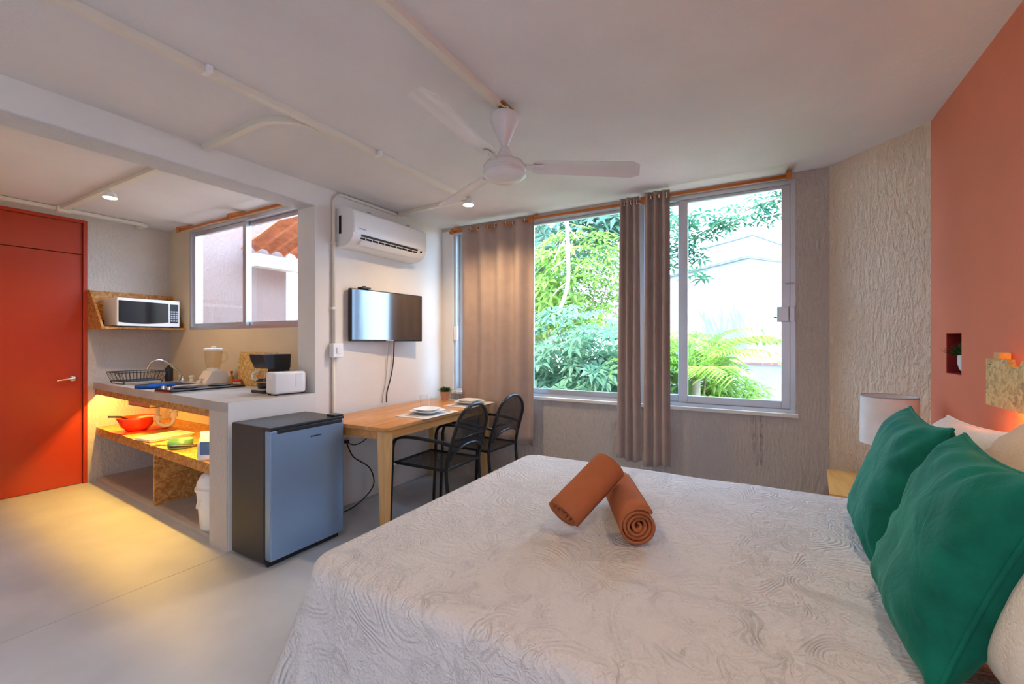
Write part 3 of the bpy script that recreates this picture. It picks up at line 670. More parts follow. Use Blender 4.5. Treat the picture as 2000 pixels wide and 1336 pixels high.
obj('warming_plate', lathe(B(), [(0, .022), (.055, .022), (.055, .026), (0, .026)], 20, (-.04, 0, 0)), 'steel', cm)
cf = obj('carafe', lathe(B(), [(0, .027), (.048, .027), (.056, .05), (.056, .10), (.042, .15), (.045, .165), (.041, .165), (.038, .15), (.052, .10), (.052, .05), (.045, .031), (0, .031)], 24, (-.04, 0, 0), False), 'jar_glass', cm, True)
obj('coffee', lathe(B(), [(0, .032), (.045, .032), (.0515, .05), (.0515, .072), (0, .072)], 20, (-.04, 0, 0)), 'black', cf, True)
obj('carafe_band', lathe(B(), [(.0565, .085), (.058, .085), (.058, .10), (.0565, .10)], 24, (-.04, 0, 0), False), 'black', cf)
obj('carafe_handle', tube(B(), smooth_path([(-.095, .0, .10), (-.13, 0, .11), (-.125, 0, .15), (-.08, 0, .16)], 4), .008, 8), 'white_plastic', cf, True)
ts = thing('toaster', 'white two-slot toaster on the worktop end', 'toaster', (1.945, 2.992, CT), math.radians(-4))
obj('body', box(B(), -.118, .118, -.062, .062, .010, .165, .018, 3), 'white_plastic', ts, 'angle')
for y in (-.022, .022): obj('slot', box(B(), -.085, .085, y - .009, y + .009, .162, .1658), 'black', ts)
obj('lever', box(B(), -.132, -.116, -.012, .012, .10, .115, .003), 'white_plastic', ts)
obj('label', box(B(), .035, .085, -.0632, -.061, .055, .15), 'porcelain', ts)
for x in (-.095, .095):
    for y in (-.045, .045): obj('foot', lathe(B(), [(0, 0), (.01, 0), (.01, .012), (0, .012)], 10, (x, y, 0)), 'black', ts)

# ------------------------------------------------------------------ lower shelf things
ZS = .50
o = obj('cutting_board', prism(B(), [(-.19, -.11), (.16, -.11), (.20, -.06), (.20, .07), (.16, .11), (-.19, .11)], 0, .010, .002), 'red_plastic'); o.location = (1.78, 4.88, ZS + .001); o.rotation_euler = (0, 0, .1)
tag(o, 'thin red plastic cutting board under the orange bowl', 'cutting board')
bw = thing('mixing_bowl', 'bright orange-red plastic bowl on the lower shelf', 'bowl', (1.745, 4.87, ZS + .012))
obj('bowl', lathe(B(), [(0, 0), (.07, 0), (.11, .04), (.135, .10), (.145, .12), (.139, .12), (.128, .10), (.10, .044), (.06, .008), (0, .006)], 32, closed=False), 'red_plastic', bw, True)
o = obj('spatula', tube(B(), [(-.23, -.03, .155), (-.13, -.01, .138), (.06, .01, .035)], .009, 8), 'black', None); o.location = bw.location; o.rotation_euler = (0, 0, .2)
tag(o, 'black spatula lying in the orange bowl', 'spatula')
ty = thing('food_tray', 'cream plastic tray on the lower shelf', 'tray', (1.74, 4.33, ZS + .001), .08)
obj('tray', box(B(), -.16, .16, -.11, .11, 0, .022, .008), 'cream_plastic', ty)
obj('rim', tube(B(), [(-.163, -.113, .022), (.163, -.113, .022), (.163, .113, .022), (-.163, .113, .022)], .005, 6, True), 'cream_plastic', ty)
def pot(name, label, cat, loc, rz, r, h, mat, hl, hz, hm='black'):
    t = thing(name, label, cat, loc, rz)
    obj('vessel', lathe(B(), [(0, 0), (r * .88, 0), (r * .98, h * .15), (r, h), (r * .95, h), (r * .93, h * .2), (r * .8, .006), (0, .006)], 26, closed=False), mat, t, True)
    obj('handle', tube(B(), smooth_path([(r * .97, 0, hz), (r + hl * .4, 0, hz + .008), (r + hl, 0, hz + .012)], 4), .009, 8), hm, t, True)
    return t
pot('saucepan', 'small green saucepan near the shelf edge', 'saucepan', (1.635, 3.82, ZS + .001), PI * .93, .08, .065, 'green_pot', .10, .035, 'osb')
pot('frying_pan', 'dark red frying pan with a black handle beside the divider', 'frying pan', (1.765, 3.60, ZS + .001), PI * .86, .11, .035, 'darkred', .16, .03)
pn = pot('cooking_pot', 'dark steel cooking pot at the back of the lower shelf', 'pot', (1.99, 3.80, ZS + .001), PI * 1.1, .08, .09, 'black_metal', .12, .07)
obj('lid', lathe(B(), [(0, .092), (.082, .092), (.06, .104), (.012, .11), (.012, .125), (.018, .13), (0, .133)], 22), 'steel', pn, 'angle')
bm = B()
rings = []
for kk, (z_, sx_, sy_) in enumerate(((0, .07, .035), (.02, .078, .042), (.10, .075, .038), (.155, .062, .026), (.17, .066, .006), (.19, .066, .004))):
    rings.append([bm.verts.new((sx_ * math.copysign(abs(math.cos(a)) ** .6, math.cos(a)), sy_ * math.copysign(abs(math.sin(a)) ** .6, math.sin(a)), z_)) for a in [2 * PI * i / 20 for i in range(20)]])
for a, b_ in zip(rings, rings[1:]):
    for i in range(20): bm.faces.new((a[i], a[(i + 1) % 20], b_[(i + 1) % 20], b_[i]))
bm.faces.new(rings[0][::-1]); bm.faces.new(rings[-1])
bgo = thing('snack_bag', 'white and blue plastic bag at the end of the lower shelf', 'bag', (1.575, 3.265, ZS + .001), 2.2)
obj('bag', bm, 'white_plastic', bgo, True)
obj('print_panel', box(B(), -.045, .045, .036, .0445, .04, .13, .003), 'bag_blue', bgo)
tb = thing('trash_bin', 'white plastic swing-lid trash bin under the shelf', 'trash bin', (1.628, 3.285, .03))
obj('bucket', lathe(B(), [(0, 0), (.095, 0), (.10, .01), (.122, .27), (.115, .27), (.095, .02), (0, .015)], 28, closed=False), 'white_plastic', tb, 'angle')
obj('rim', lathe(B(), [(.118, .262), (.130, .262), (.130, .276), (.118, .276)], 28, closed=False), 'white_plastic', tb)
obj('dome_lid', lathe(B(), [(.122, .276), (.118, .31), (.098, .355), (.06, .385), (0, .395)], 28), 'white_plastic', tb, True)
obj('bag_fold', tube(B(), smooth_path([(-.112, -.03, .21), (-.122, 0, .19), (-.118, .02, .15), (-.115, .0, .17)], 4), .006, 6), 'white_plastic', tb)

# ------------------------------------------------------------------ microwave shelf
ms = thing('microwave_shelf', 'chipboard wall shelf with slanted cheeks holding the microwave', 'shelf', (1.90, YB, 1.42))
obj('board', box(B(), -.31, .315, -.335, -.001, 0, .02), 'osb', ms)
obj('back', box(B(), -.31, .315, -.018, -.001, .02, .36), 'osb', ms)
for x0 in (-.328, .3165): 
    obj('cheek', extrude_profile(B(), [(-.001, 0), (-.335, 0), (-.335, .02), (-.06, .36), (-.001, .36)], x0, x0 + .0165), 'osb', ms)
mw = thing('microwave', 'white microwave oven with dark glass door', 'microwave', (1.915, YB - .35, 1.4415))
obj('body', box(B(), -.245, .245, -.002, .30, .008, .262, .006), 'white_plastic', mw)
obj('face', box(B(), -.245, .245, -.016, -.001, .006, .264, .005), 'white_plastic', mw)
n = 12
pr = [(-.235 + .385 * i / n, .052 - .022 * math.sin(PI * (.15 + .8 * i / n))) for i in range(n + 1)] + [(.15, .232), (-.235, .240)]
bm = B(); A_ = [bm.verts.new((p[0], -.0185, p[1])) for p in pr]; Z_ = [bm.verts.new((p[0], -.0155, p[1])) for p in pr]
bm.faces.new(A_); bm.faces.new(Z_[::-1])
for i in range(len(pr)): bm.faces.new((A_[i], A_[(i + 1) % len(pr)], Z_[(i + 1) % len(pr)], Z_[i]))
obj('door_glass', bm, 'oven_glass', mw)
kp = obj('keypad', box(B(), .162, .232, -.0185, -.0155, .045, .228), 'black', mw)
for i in range(3):
    for j in range(5): obj('key', box(B(), .168 + i * .021, .184 + i * .021, -.0195, -.0184, .06 + j * .022, .074 + j * .022), 'grey_mark', kp)
for x in (-.2, .2):
    for y in (.03, .26): obj('foot', lathe(B(), [(0, 0), (.012, 0), (.012, .009), (0, .009)], 10, (x, y, 0)), 'black', mw)
o = obj('coaster_stack', lathe(B(), [(0, 0), (.03, 0), (.032, .012), (.028, .02), (.032, .03), (.028, .06), (0, .065)], 16), 'black', None, 'angle'); o.location = (1.628, YB - .12, 1.4415)
tag(o, 'small dark jar left of the microwave', 'jar')

# ------------------------------------------------------------------ curtain rods and curtains
def rod(name, label, pts_y, x, z, ends, r=.013):
    y0, y1 = pts_y
    t = thing(name, label, 'curtain rod', (x, y0, z))
    obj('pole', tube(B(), [(0, 0, 0), (0, y1 - y0, 0)], r, 12), 'rod_wood', t, True)
    for y, dirx in ends:
        obj('bracket', extrude_profile(B(), [(dirx * .115, .055), (-.022, -.028), (-.026, .005), (-.018, .03), (dirx * .105, ZC - z - .001), (dirx * .118, ZC - z - .001)] if dirx > 0 else
            [(-.10, ZC - z - .001), (-.02, -.024), (.03, -.024), (.03, .02), (-.06, ZC - z - .001)], y - y0 - .016, y - y0 + .016, 'y'), 'rod_wood', t)
    return t
rod('curtain_rod', 'wooden curtain rod over the left garden window', (1.80, 2.70), 3.478, 2.385, [(2.66, 1), (1.79, 1)])
rod('curtain_rod', 'wooden curtain rod over the middle of the garden windows', (.815, 1.765), 3.452, 2.388, [(.80, 1)])
rod('curtain_rod', 'wooden curtain rod over the right garden window', (-.165, .765), 3.435, 2.40, [(-.15, 1)])
rod('curtain_rod', 'wooden rod along the top of the kitchen window', (3.30, 4.98), 2.10, 2.385, [(4.93, 1), (4.02, 1)], .012)

def curtain(name, label, y0, y1, x, zt, zb, folds, amp, flare=0.0, seed=1, group='taupe curtains', nr=30):
    t = thing(name, label, 'curtain', (x, (y0 + y1) / 2, zb), 0, group)
    random.seed(seed); n = folds * 14; yc = (y0 + y1) / 2
    ph = [random.uniform(-.5, .5) for _ in range(folds + 2)]; am = [random.uniform(.65, 1.2) for _ in range(folds + 2)]
    bm = B(); G = []
    for r_ in range(nr + 1):
        v = r_ / nr; z_ = zt + (zb - zt) * v; row = []
        for i in range(n + 1):
            u_ = i / n; f = u_ * folds; k0 = int(min(f, folds - 1)); fr = f - k0
            a_ = am[k0] * (1 - fr) + am[k0 + 1] * fr; p_ = ph[k0] * (1 - fr) + ph[k0 + 1] * fr
            w_ = math.sin(2 * PI * f + p_ * min(1, v * 1.6))
            xx = amp * a_ * w_ * (1 - .15 * v) + .012 * noise.noise(Vector((u_ * 6, v * 2.2, seed)))
            yy = (y0 + (y1 - y0) * u_ - yc) * (1 + flare * v) + .25 * amp * math.cos(2 * PI * f) * v * .5
            zz_ = z_ - zb + (.006 * math.sin(2 * PI * f) if r_ == 0 else 0) + (.012 * math.cos(f * 2.1 + seed) if r_ == nr else 0)
            row.append(bm.verts.new((xx, yy, zz_)))
        G.append(row)
    for r_ in range(nr):
        for i in range(n): bm.faces.new((G[r_][i], G[r_][i + 1], G[r_ + 1][i + 1], G[r_ + 1][i]))
    rg = bmesh.ops.extrude_face_region(bm, geom=bm.faces[:]); bmesh.ops.translate(bm, vec=(.003, 0, 0), verts=[v for v in rg['geom'] if isinstance(v, bmesh.types.BMVert)])
    obj('cloth', bm, 'curtain', t, True)
    for k_ in range(folds * 2):
        u_ = (k_ + .5) / (folds * 2) if folds < 7 else (k_) / (folds * 2)
        y_ = y0 + (y1 - y0) * (k_ / (folds * 2)) - yc
        if abs(y_) > (y1 - y0) / 2 - .01: continue
        g_ = B(); tube(g_, [(.022 * math.cos(a), 0, .022 * math.sin(a)) for a in [2 * PI * q / 14 for q in range(14)]], .0045, 6, True)
        go = obj('grommet', g_, 'steel', t, True); go.location = (0, y_, zt - zb - .045); go.rotation_euler = (0, 0, .6 if k_ % 2 else -.6)
    return t
curtain('curtain', 'wide taupe curtain drawn across the left garden window', 1.765, 2.545, 3.478, 2.43, .385, 4, .032, 0.0, 3)
curtain('curtain', 'gathered taupe curtain left of the bundled pair between the windows', .835, .985, 3.452, 2.435, .37, 3, .032, .30, 7)
curtain('curtain', 'gathered taupe curtain right of the bundled pair between the windows', .605, .785, 3.435, 2.445, .355, 3, .034, .12, 11)

# ------------------------------------------------------------------ fridge
fr = thing('mini_fridge', 'black compact fridge with a silver steel door, blue reflection put into its colour', 'fridge', (1.733, 2.63, 0), math.radians(-.6))
obj('cabinet', box(B(), -.25, .25, -.14, .20, .018, .808, .008), 'fridge_black', fr)
obj('top_trim', box(B(), -.252, .252, -.205, -.135, .792, .81, .004), 'black', fr)
dr = obj('door', box(B(), -.248, .248, -.205, -.146, .045, .79, .007), 'fridge_door', fr)
obj('door_gasket', box(B(), -.243, .243, -.147, -.139, .05, .785), 'black', fr)
obj('handle_recess', box(B(), -.21, .235, -.2075, -.18, .768, .7925, .004), 'black', dr)
for k_ in range(7): obj('logo', box(B(), .005 + k_ * .011, .013 + k_ * .011, -.2062, -.2045, .712, .7205), 'black', dr)
obj('hinge_cover', box(B(), .18, .25, -.20, -.12, .809, .822, .004), 'black', fr)
obj('kick_plate', box(B(), -.24, .24, -.16, -.14, .004, .04), 'black', fr)
for x in (-.21, .21):
    for y in (-.12, .17): obj('foot', lathe(B(), [(0, 0), (.018, 0), (.018, .02), (0, .02)], 12, (x, y, 0)), 'black', fr)

# ------------------------------------------------------------------ dining table
TT = .742; RZ = math.radians(2.4)
tbo = thing('dining_table', 'long honey-coloured wooden dining table against the white wall', 'table', (2.045, 2.108, 0), RZ)
L, D = 1.385, .70
cr = .045
pl = []
for cx, cy, a0 in ((cr, cr, PI), (L - cr, cr, 1.5 * PI), (L - cr, D - cr, 0), (cr, D - cr, .5 * PI)):
    for i in range(6): pl.append((cx + cr * math.cos(a0 + i * PI / 10), cy + cr * math.sin(a0 + i * PI / 10)))
obj('tabletop', prism(B(), pl, TT - .024, TT, .004), 'table_wood', tbo, 'angle')
ai = .028
bm = B()
for a in ((ai, L - ai, ai, ai + .02), (ai, L - ai, D - ai - .02, D - ai)): obj('apron', box(B(), *a, TT - .085, TT - .0245), 'table_wood', tbo)
bm.free()
for a in ((ai, ai + .02, ai + .02, D - ai - .02), (L - ai - .02, L - ai, ai + .02, D - ai - .02)): obj('apron', box(B(), *a, TT - .085, TT - .0245), 'table_wood', tbo)
for sx_, sy_ in ((0, 0), (1, 0), (1, 1), (0, 1)):
    bm = B(); o1 = .022; wt, wb = .068, .042
    cx0, cy0 = (o1 if not sx_ else L - o1), (o1 if not sy_ else D - o1)
    dxs, dys = (1 if not sx_ else -1), (1 if not sy_ else -1)
    hi = [(cx0, cy0), (cx0 + dxs * wt, cy0), (cx0 + dxs * wt, cy0 + dys * wt), (cx0, cy0 + dys * wt)]
    bx0, by0 = cx0 + dxs * .012, cy0 + dys * .012
    lo_ = [(bx0, by0), (bx0 + dxs * wb, by0), (bx0 + dxs * wb, by0 + dys * wb), (bx0, by0 + dys * wb)]
    a_ = [bm.verts.new((*p, TT - .0245)) for p in hi]; b2 = [bm.verts.new((*p, TT - .12)) for p in hi]; c_ = [bm.verts.new((*p, 0)) for p in lo_]
    bm.faces.new(a_); bm.faces.new(c_)
    for p, q in ((a_, b2), (b2, c_)):
        for i in range(4): bm.faces.new((p[i], p[(i + 1) % 4], q[(i + 1) % 4], q[i]))
    obj('leg', bm, 'leg_wood', tbo)
# place settings
def plate_mesh(w, h):
    bm = B(); rings = []
    for (f, z_) in ((.55, 0), (.62, .003), (.98, h), (1.0, h), (1.0, h + .003), (.96, h + .003), (.62, .006), (0, .005)):
        if f == 0: rings.append([bm.verts.new((0, 0, z_))]); continue
        ring = []
        for i in range(36):
            a = 2 * PI * i / 36; c_, s_ = math.cos(a), math.sin(a)
            k_ = (abs(c_) ** 4.5 + abs(s_) ** 4.5) ** (-1 / 4.5)
            ring.append(bm.verts.new((w * f * c_ * k_, w * f * s_ * k_, z_)))
        rings.append(ring)
    for a, b_ in zip(rings, rings[1:]):
        for i in range(36):
            if len(b_) == 1: bm.faces.new((a[i], a[(i + 1) % 36], b_[0]))
            else: bm.faces.new((a[i], a[(i + 1) % 36], b_[(i + 1) % 36], b_[i]))
    bm.faces.new(rings[0][::-1]); return bm
for idx, (px, py, who, g1, g2) in enumerate(((2.635, 2.262, 'nearer', (2.83, 2.47), (2.93, 2.45)), (3.23, 2.285, 'farther', (3.33, 2.555), (3.41, 2.50)))):
    nearf = 'near the fridge' if idx == 0 else 'near the window'
    o = obj('placemat', box(B(), -.21, .21, -.145, .145, 0, .003, .001, 1), 'placemat'); o.location = (px - .0, py - .005, TT + .0005); o.rotation_euler = (0, 0, RZ)
    tag(o, f'pale woven placemat at the {who} place setting, {nearf}', 'placemat', 'placemats')
    o = obj('dinner_plate', plate_mesh(.118, .024), 'porcelain', None, True); o.location = (px, py, TT + .004); o.rotation_euler = (0, 0, RZ)
    tag(o, f'square white dinner plate under the small plate, {nearf}', 'plate', 'dinner plates')
    o = obj('side_plate', plate_mesh(.093, .022), 'porcelain', None, True); o.location = (px + .002, py + .004, TT + .0185); o.rotation_euler = (0, 0, RZ)
    tag(o, f'smaller square white plate stacked on the dinner plate, {nearf}', 'plate', 'small plates')
    fk = thing('fork', f'steel fork left of the plates, {nearf}', 'fork', (px - .16, py - .005, TT + .004), RZ, 'forks')
    obj('handle', box(B(), -.005, .005, -.09, .02, 0, .003), 'steel', fk); obj('neck', box(B(), -.011, .011, .0205, .045, 0, .003), 'steel', fk)
    for q in range(4): obj('tine', box(B(), -.011 + q * .0063, -.0075 + q * .0063, .0455, .08, 0, .003), 'steel', fk)
    kn = thing('knife', f'steel table knife right of the plates, {nearf}', 'knife', (px + .16, py - .005, TT + .004), RZ, 'knives')
    obj('handle', box(B(), -.006, .006, -.09, .0, 0, .004, .001, 1), 'steel', kn); obj('blade', prism(B(), [(-.007, .0005), (.006, .0005), (.007, .07), (0, .10), (-.007, .10)], .0005, .0025), 'steel', kn)
    for q, (gx, gy) in enumerate((g1, g2)):
        tall = q == 0
        r_, h_ = (.036, .115) if tall else (.032, .085)
        o = obj('drinking_glass', lathe(B(), [(0, 0), (r_ * .8, 0), (r_ * .84, .006), (r_, h_), (r_ - .002, h_), (r_ * .80, .01), (0, .008)], 24, closed=False), 'tumbler', None, 'angle')
        o.location = (gx, gy, TT + .0005)
        tag(o, f"{'tall' if tall else 'short'} clear drinking glass behind the plates, {nearf}", 'glass', 'drinking glasses')
def potted(name, label, loc, rb, rt, h, mat, leaves, ls, potmat_round=False, seed=1):
    t = thing(name, label, 'potted plant', loc)
    if potmat_round: pr = [(0, 0), (rb * .5, 0), (rb * .85, h * .25), (rb, h * .55), (rt, h), (rt * .92, h), (rt * .9, h * .85), (0, h * .85)]
    else: pr = [(0, 0), (rb, 0), (rt, h), (rt * .92, h), (rt * .88, h * .85), (0, h * .85)]
    obj('pot', lathe(B(), pr, 22, closed=False), mat, t, 'angle')
    obj('soil', lathe(B(), [(0, h * .84), (rt * .87, h * .84), (rt * .86, h * .9), (0, h * .92)], 18), 'soil', t)
    random.seed(seed); bm = B()
    for i in range(leaves):
        a = random.uniform(0, 2 * PI); e = random.uniform(.35, 1.45); r0 = random.uniform(0, rt * .7); ln = ls * random.uniform(.6, 1.1)
        p0 = Vector((r0 * math.cos(a), r0 * math.sin(a), h * .88)); dv = Vector((math.cos(a) * math.cos(e), math.sin(a) * math.cos(e), math.sin(e)))
        sd_ = Vector((-math.sin(a), math.cos(a), 0)) * ln * .12
        m1 = p0 + dv * ln * .5; tip = p0 + dv * ln + Vector((0, 0, -ln * .08))
        v = [bm.verts.new(p) for p in (p0, m1 + sd_, tip, m1 - sd_)]; bm.faces.new(v)
    o = obj('foliage', bm, 'plant_dark', t); o['kind'] = 'stuff'
    return t
potted('potted_succulent', 'small potted green plant in a peach pot on the table', (3.345, 2.655, TT + .001), .035, .048, .082, 'terracotta', 190, .065)
potted('niche_plant', 'small green plant in a white pot inside the wall niche', (2.768, -.819, nz0 + .004), .042, .042, .085, 'porcelain', 140, .085, True, 5)

# ------------------------------------------------------------------ chairs
def chair(label, loc, rz):
    """tube armchair facing +y in its own frame"""
    t = thing('metal_armchair', label, 'chair', loc, rz, 'black metal armchairs')
    sw, sd_, sh, r_ = .205, .225, .43, .0125
    top = .865
    hoop = [(-sw - .005, -sd_ - .055, 0), (-sw, -sd_ - .02, .22), (-sw, -sd_, sh), (-sw + .002, -sd_ - .045, .62), (-sw + .006, -sd_ - .07, .70)]
    cz, rr = .70, sw - .006
    for i in range(1, 12):
        a = PI - PI * i / 12
        hoop.append((rr * math.cos(a), -sd_ - .07 - .03 * math.sin(a), cz + (top - cz) * math.sin(a)))
    hoop += [(-p[0], p[1], p[2]) for p in hoop[4::-1]]
    obj('back_frame', tube(B(), smooth_path(hoop, 3), r_, 10), 'black_metal', t, True)
    for s_ in (-1, 1):
        arm = [(s_ * (sw + .045), sd_ + .01, 0), (s_ * (sw + .045), sd_ - .01, .42), (s_ * (sw + .045), sd_ - .015, .545), (s_ * (sw + .045), sd_ - .04, .605), (s_ * (sw + .045), sd_ - .10, .632), (s_ * (sw + .04), 0, .637), (s_ * (sw + .02), -sd_ + .06, .625), (s_ * sw, -sd_ - .045, .61)]
        ar = obj('arm', tube(B(), smooth_path(arm, 5), r_, 10), 'black_metal', t, True)
        obj('leg_bracket', tube(B(), [(s_ * (sw + .045), sd_ - .01, sh - .005), (s_ * (sw - .005), sd_ - .01, sh - .005)], .007, 8), 'steel', ar)
    obj('seat_frame', tube(B(), [(-sw, -sd_, sh), (sw, -sd_, sh), (sw, sd_, sh), (-sw, sd_, sh)], .011, 8, True), 'black_metal', t, 'angle')
    obj('seat_mesh', box(B(), -sw + .006, sw - .006, -sd_ + .006, sd_ - .006, sh - .003, sh + .003), 'chair_mesh', t, label='black perforated seat')
    ab = [((sw - .012) * math.cos(PI - PI * i / 10), -sd_ - .02 - .03 * (math.sin(PI * i / 10)), .50 + .085 * math.sin(PI * i / 10)) for i in range(11)]
    obj('back_arch', tube(B(), ab, .010, 8), 'black_metal', t, True)
    obj('crossbar', tube(B(), [(-sw + .005, -sd_ - .05, .635), (sw - .005, -sd_ - .05, .635)], .008, 8), 'black_metal', t, True)
    bm = B(); cols = 12; rows_ = []
    for i in range(cols + 1):
        a = PI - PI * i / cols; x = (rr - .004) * math.cos(a)
        zt_ = cz + (top - cz) * math.sin(a); zb_ = .50 + .085 * math.sin(a)
        rows_.append([bm.verts.new((x, -sd_ - .024 - .055 * q / 5 - .022 * math.sin(a), zb_ + (zt_ - zb_) * q / 5)) for q in range(6)])
    for i in range(cols):
        for q in range(5): bm.faces.new((rows_[i][q], rows_[i + 1][q], rows_[i + 1][q + 1], rows_[i][q + 1]))
    rg = bmesh.ops.extrude_face_region(bm, geom=bm.faces[:]); bmesh.ops.translate(bm, vec=(0, .003, 0), verts=[v for v in rg['geom'] if isinstance(v, bmesh.types.BMVert)])
    obj('back_mesh', bm, 'chair_mesh', t, label='black perforated backrest')
    return t
c1 = chair('black metal armchair pulled up to the table, nearer the fridge', (2.545, 2.085, 0), math.radians(2))
copy_tree(c1, (3.135, 2.10, 0), math.radians(-2), 'black metal armchair pulled up to the table, nearer the curtain')

# ------------------------------------------------------------------ bed
bx0, bx1, by0, by1, bz = .905, 2.555, -.70, 1.335, .58
bd = thing('bed', 'large double bed with a quilted off-white bedspread', 'bed', ((bx0 + bx1) / 2, (by0 + by1) / 2, 0))
cx, cy = (bx0 + bx1) / 2, (by0 + by1) / 2
hx, hy, rc = (bx1 - bx0) / 2, (by1 - by0) / 2, .07
def rrect(n_side, n_c):
    pts = []
    for (sx_, sy_, a0) in ((1, 1, 0), (-1, 1, PI / 2), (-1, -1, PI), (1, -1, 1.5 * PI)):
        for i in range(n_c + 1):
            a = a0 + PI / 2 * i / n_c
            pts.append((sx_ * (hx - rc) + rc * math.cos(a), sy_ * (hy - rc) + rc * math.sin(a), math.cos(a), math.sin(a)))
        nxt = {(1, 1): (-1, 1), (-1, 1): (-1, -1), (-1, -1): (1, -1), (1, -1): (1, 1)}[(sx_, sy_)]
        p0 = pts[-1]; a1 = a0 + PI / 2
        p1 = (nxt[0] * (hx - rc) + rc * math.cos(a1), nxt[1] * (hy - rc) + rc * math.sin(a1))
        for i in range(1, n_side):
            t_ = i / n_side; pts.append((p0[0] + (p1[0] - p0[0]) * t_, p0[1] + (p1[1] - p0[1]) * t_, math.cos(a1), math.sin(a1)))
    return pts
out = rrect(36, 10); N = len(out)
bm = B(); rings = []
ks = [0.04 + .96 * (i / 34) for i in range(35)]
er = .045
def hnoise(x, y): return .006 * noise.noise(Vector((x * 3.1, y * 3.1, 1.7)))
for kf in ks:
    rings.append([bm.verts.new((p[0] * kf * (1 - er / hx), p[1] * kf * (1 - er / hy), bz + hnoise(p[0] * kf, p[1] * kf))) for p in out])
for i in range(1, 7):
    a = PI / 2 * i / 6
    rings.append([bm.verts.new((p[0] * (1 - er / hx) + p[2] * er * math.sin(a), p[1] * (1 - er / hy) + p[3] * er * math.sin(a), bz - er * (1 - math.cos(a)) + hnoise(*p[:2]) * (1 - i / 6))) for p in out])
nd = 16
for i in range(1, nd + 1):
    v = i / nd; zv = (bz - er) * (1 - v) + .015 * v; ring = []
    for q, p in enumerate(out):
        corner = min(1, 4 * abs(p[2] * p[3]))
        fl = (.018 + .10 * corner + (.09 if p[3] > .5 else 0)) * v ** 1.1
        if p[3] < -.5: fl = 0
        wv = .014 * v * math.sin(q * .55 + 1.3 * math.sin(q * .13)) if p[3] > -.5 else 0
        base = (p[0] * (1 - er / hx) + p[2] * er, p[1] * (1 - er / hy) + p[3] * er)
        ring.append(bm.verts.new((base[0] + p[2] * (fl + wv), base[1] + p[3] * (fl + wv), zv)))
    rings.append(ring)
for a, b_ in zip(rings, rings[1:]):
    for i in range(N): bm.faces.new((a[i], a[(i + 1) % N], b_[(i + 1) % N], b_[i]))
bm.faces.new(rings[0])
obj('bedspread', bm, 'bedspread', bd, True, 'quilted off-white paisley bedspread hanging to the floor')
obj('mattress', box(B(), -hx + .02, hx - .02, -hy + .02, hy - .03, .26, bz - .02, .05, 3), 'placemat', bd)
obj('base', box(B(), -hx + .04, hx - .04, -hy + .02, hy - .05, .06, .255), 'pine', bd)
for x in (-1, 1):
    for y in (-1, 1): obj('leg', box(B(), x * (hx - .10) - .03, x * (hx - .10) + .03, y * (hy - .12) - .03, y * (hy - .12) + .03, 0, .06), 'pine', bd)
# headboard hung on the wall
hb = thing('headboard', 'chipboard headboard panel on the orange wall lit from beneath', 'headboard', (1.55, YO, 1.07))
prof = [(-.80, 0), (.735, 0), (.735, .17)]
for i in range(9):
    a = PI * i / 8; prof.append((.525 + .045 * math.cos(a), .17 - .028 * math.sin(a)))
prof.append((-.80, .17))
bm = B(); A_ = [bm.verts.new((p[0], .052, p[1])) for p in prof]; Z_ = [bm.verts.new((p[0], .034, p[1])) for p in prof]
bm.faces.new(A_); bm.faces.new(Z_[::-1])
for i in range(len(prof)): bm.faces.new((A_[i], A_[(i + 1) % len(prof)], Z_[(i + 1) % len(prof)], Z_[i]))
obj('panel', bm, 'osb_light', hb)
obj('batten', box(B(), .69, .73, .001, .0335, .0, .192, .002), 'pine', hb)
obj('batten', box(B(), -.75, -.71, .001, .0335, .0, .192, .002), 'pine', hb)
dw = obj('dowel', lathe(B(), [(0, 0), (.012, 0), (.012, .03), (0, .03)], 14), 'pine', hb)
dw.location = (.731, .02, .135); dw.rotation_euler = (0, PI / 2, 0)
obj('screw', lathe(B(), [(0, 0), (.004, 0), (.003, .002), (0, .002)], 8, (0, 0, 0)), 'black', hb).location = (.70, .0525, .148)
obj('led_strip', box(B(), -.70, .60, .004, .012, .05, .056), 'led_warm', hb, label='warm light strip behind the panel')
l = bpy.data.lights.new('headboard_light', 'AREA'); l.shape = 'RECTANGLE'; l.size = 1.3; l.size_y = .012; l.energy = 5; l.color = (1, .60, .15)
lo = bpy.data.objects.new('headboard_light', l); COL.objects.link(lo); lo.parent = hb; lo.location = (-.05, .016, .048)

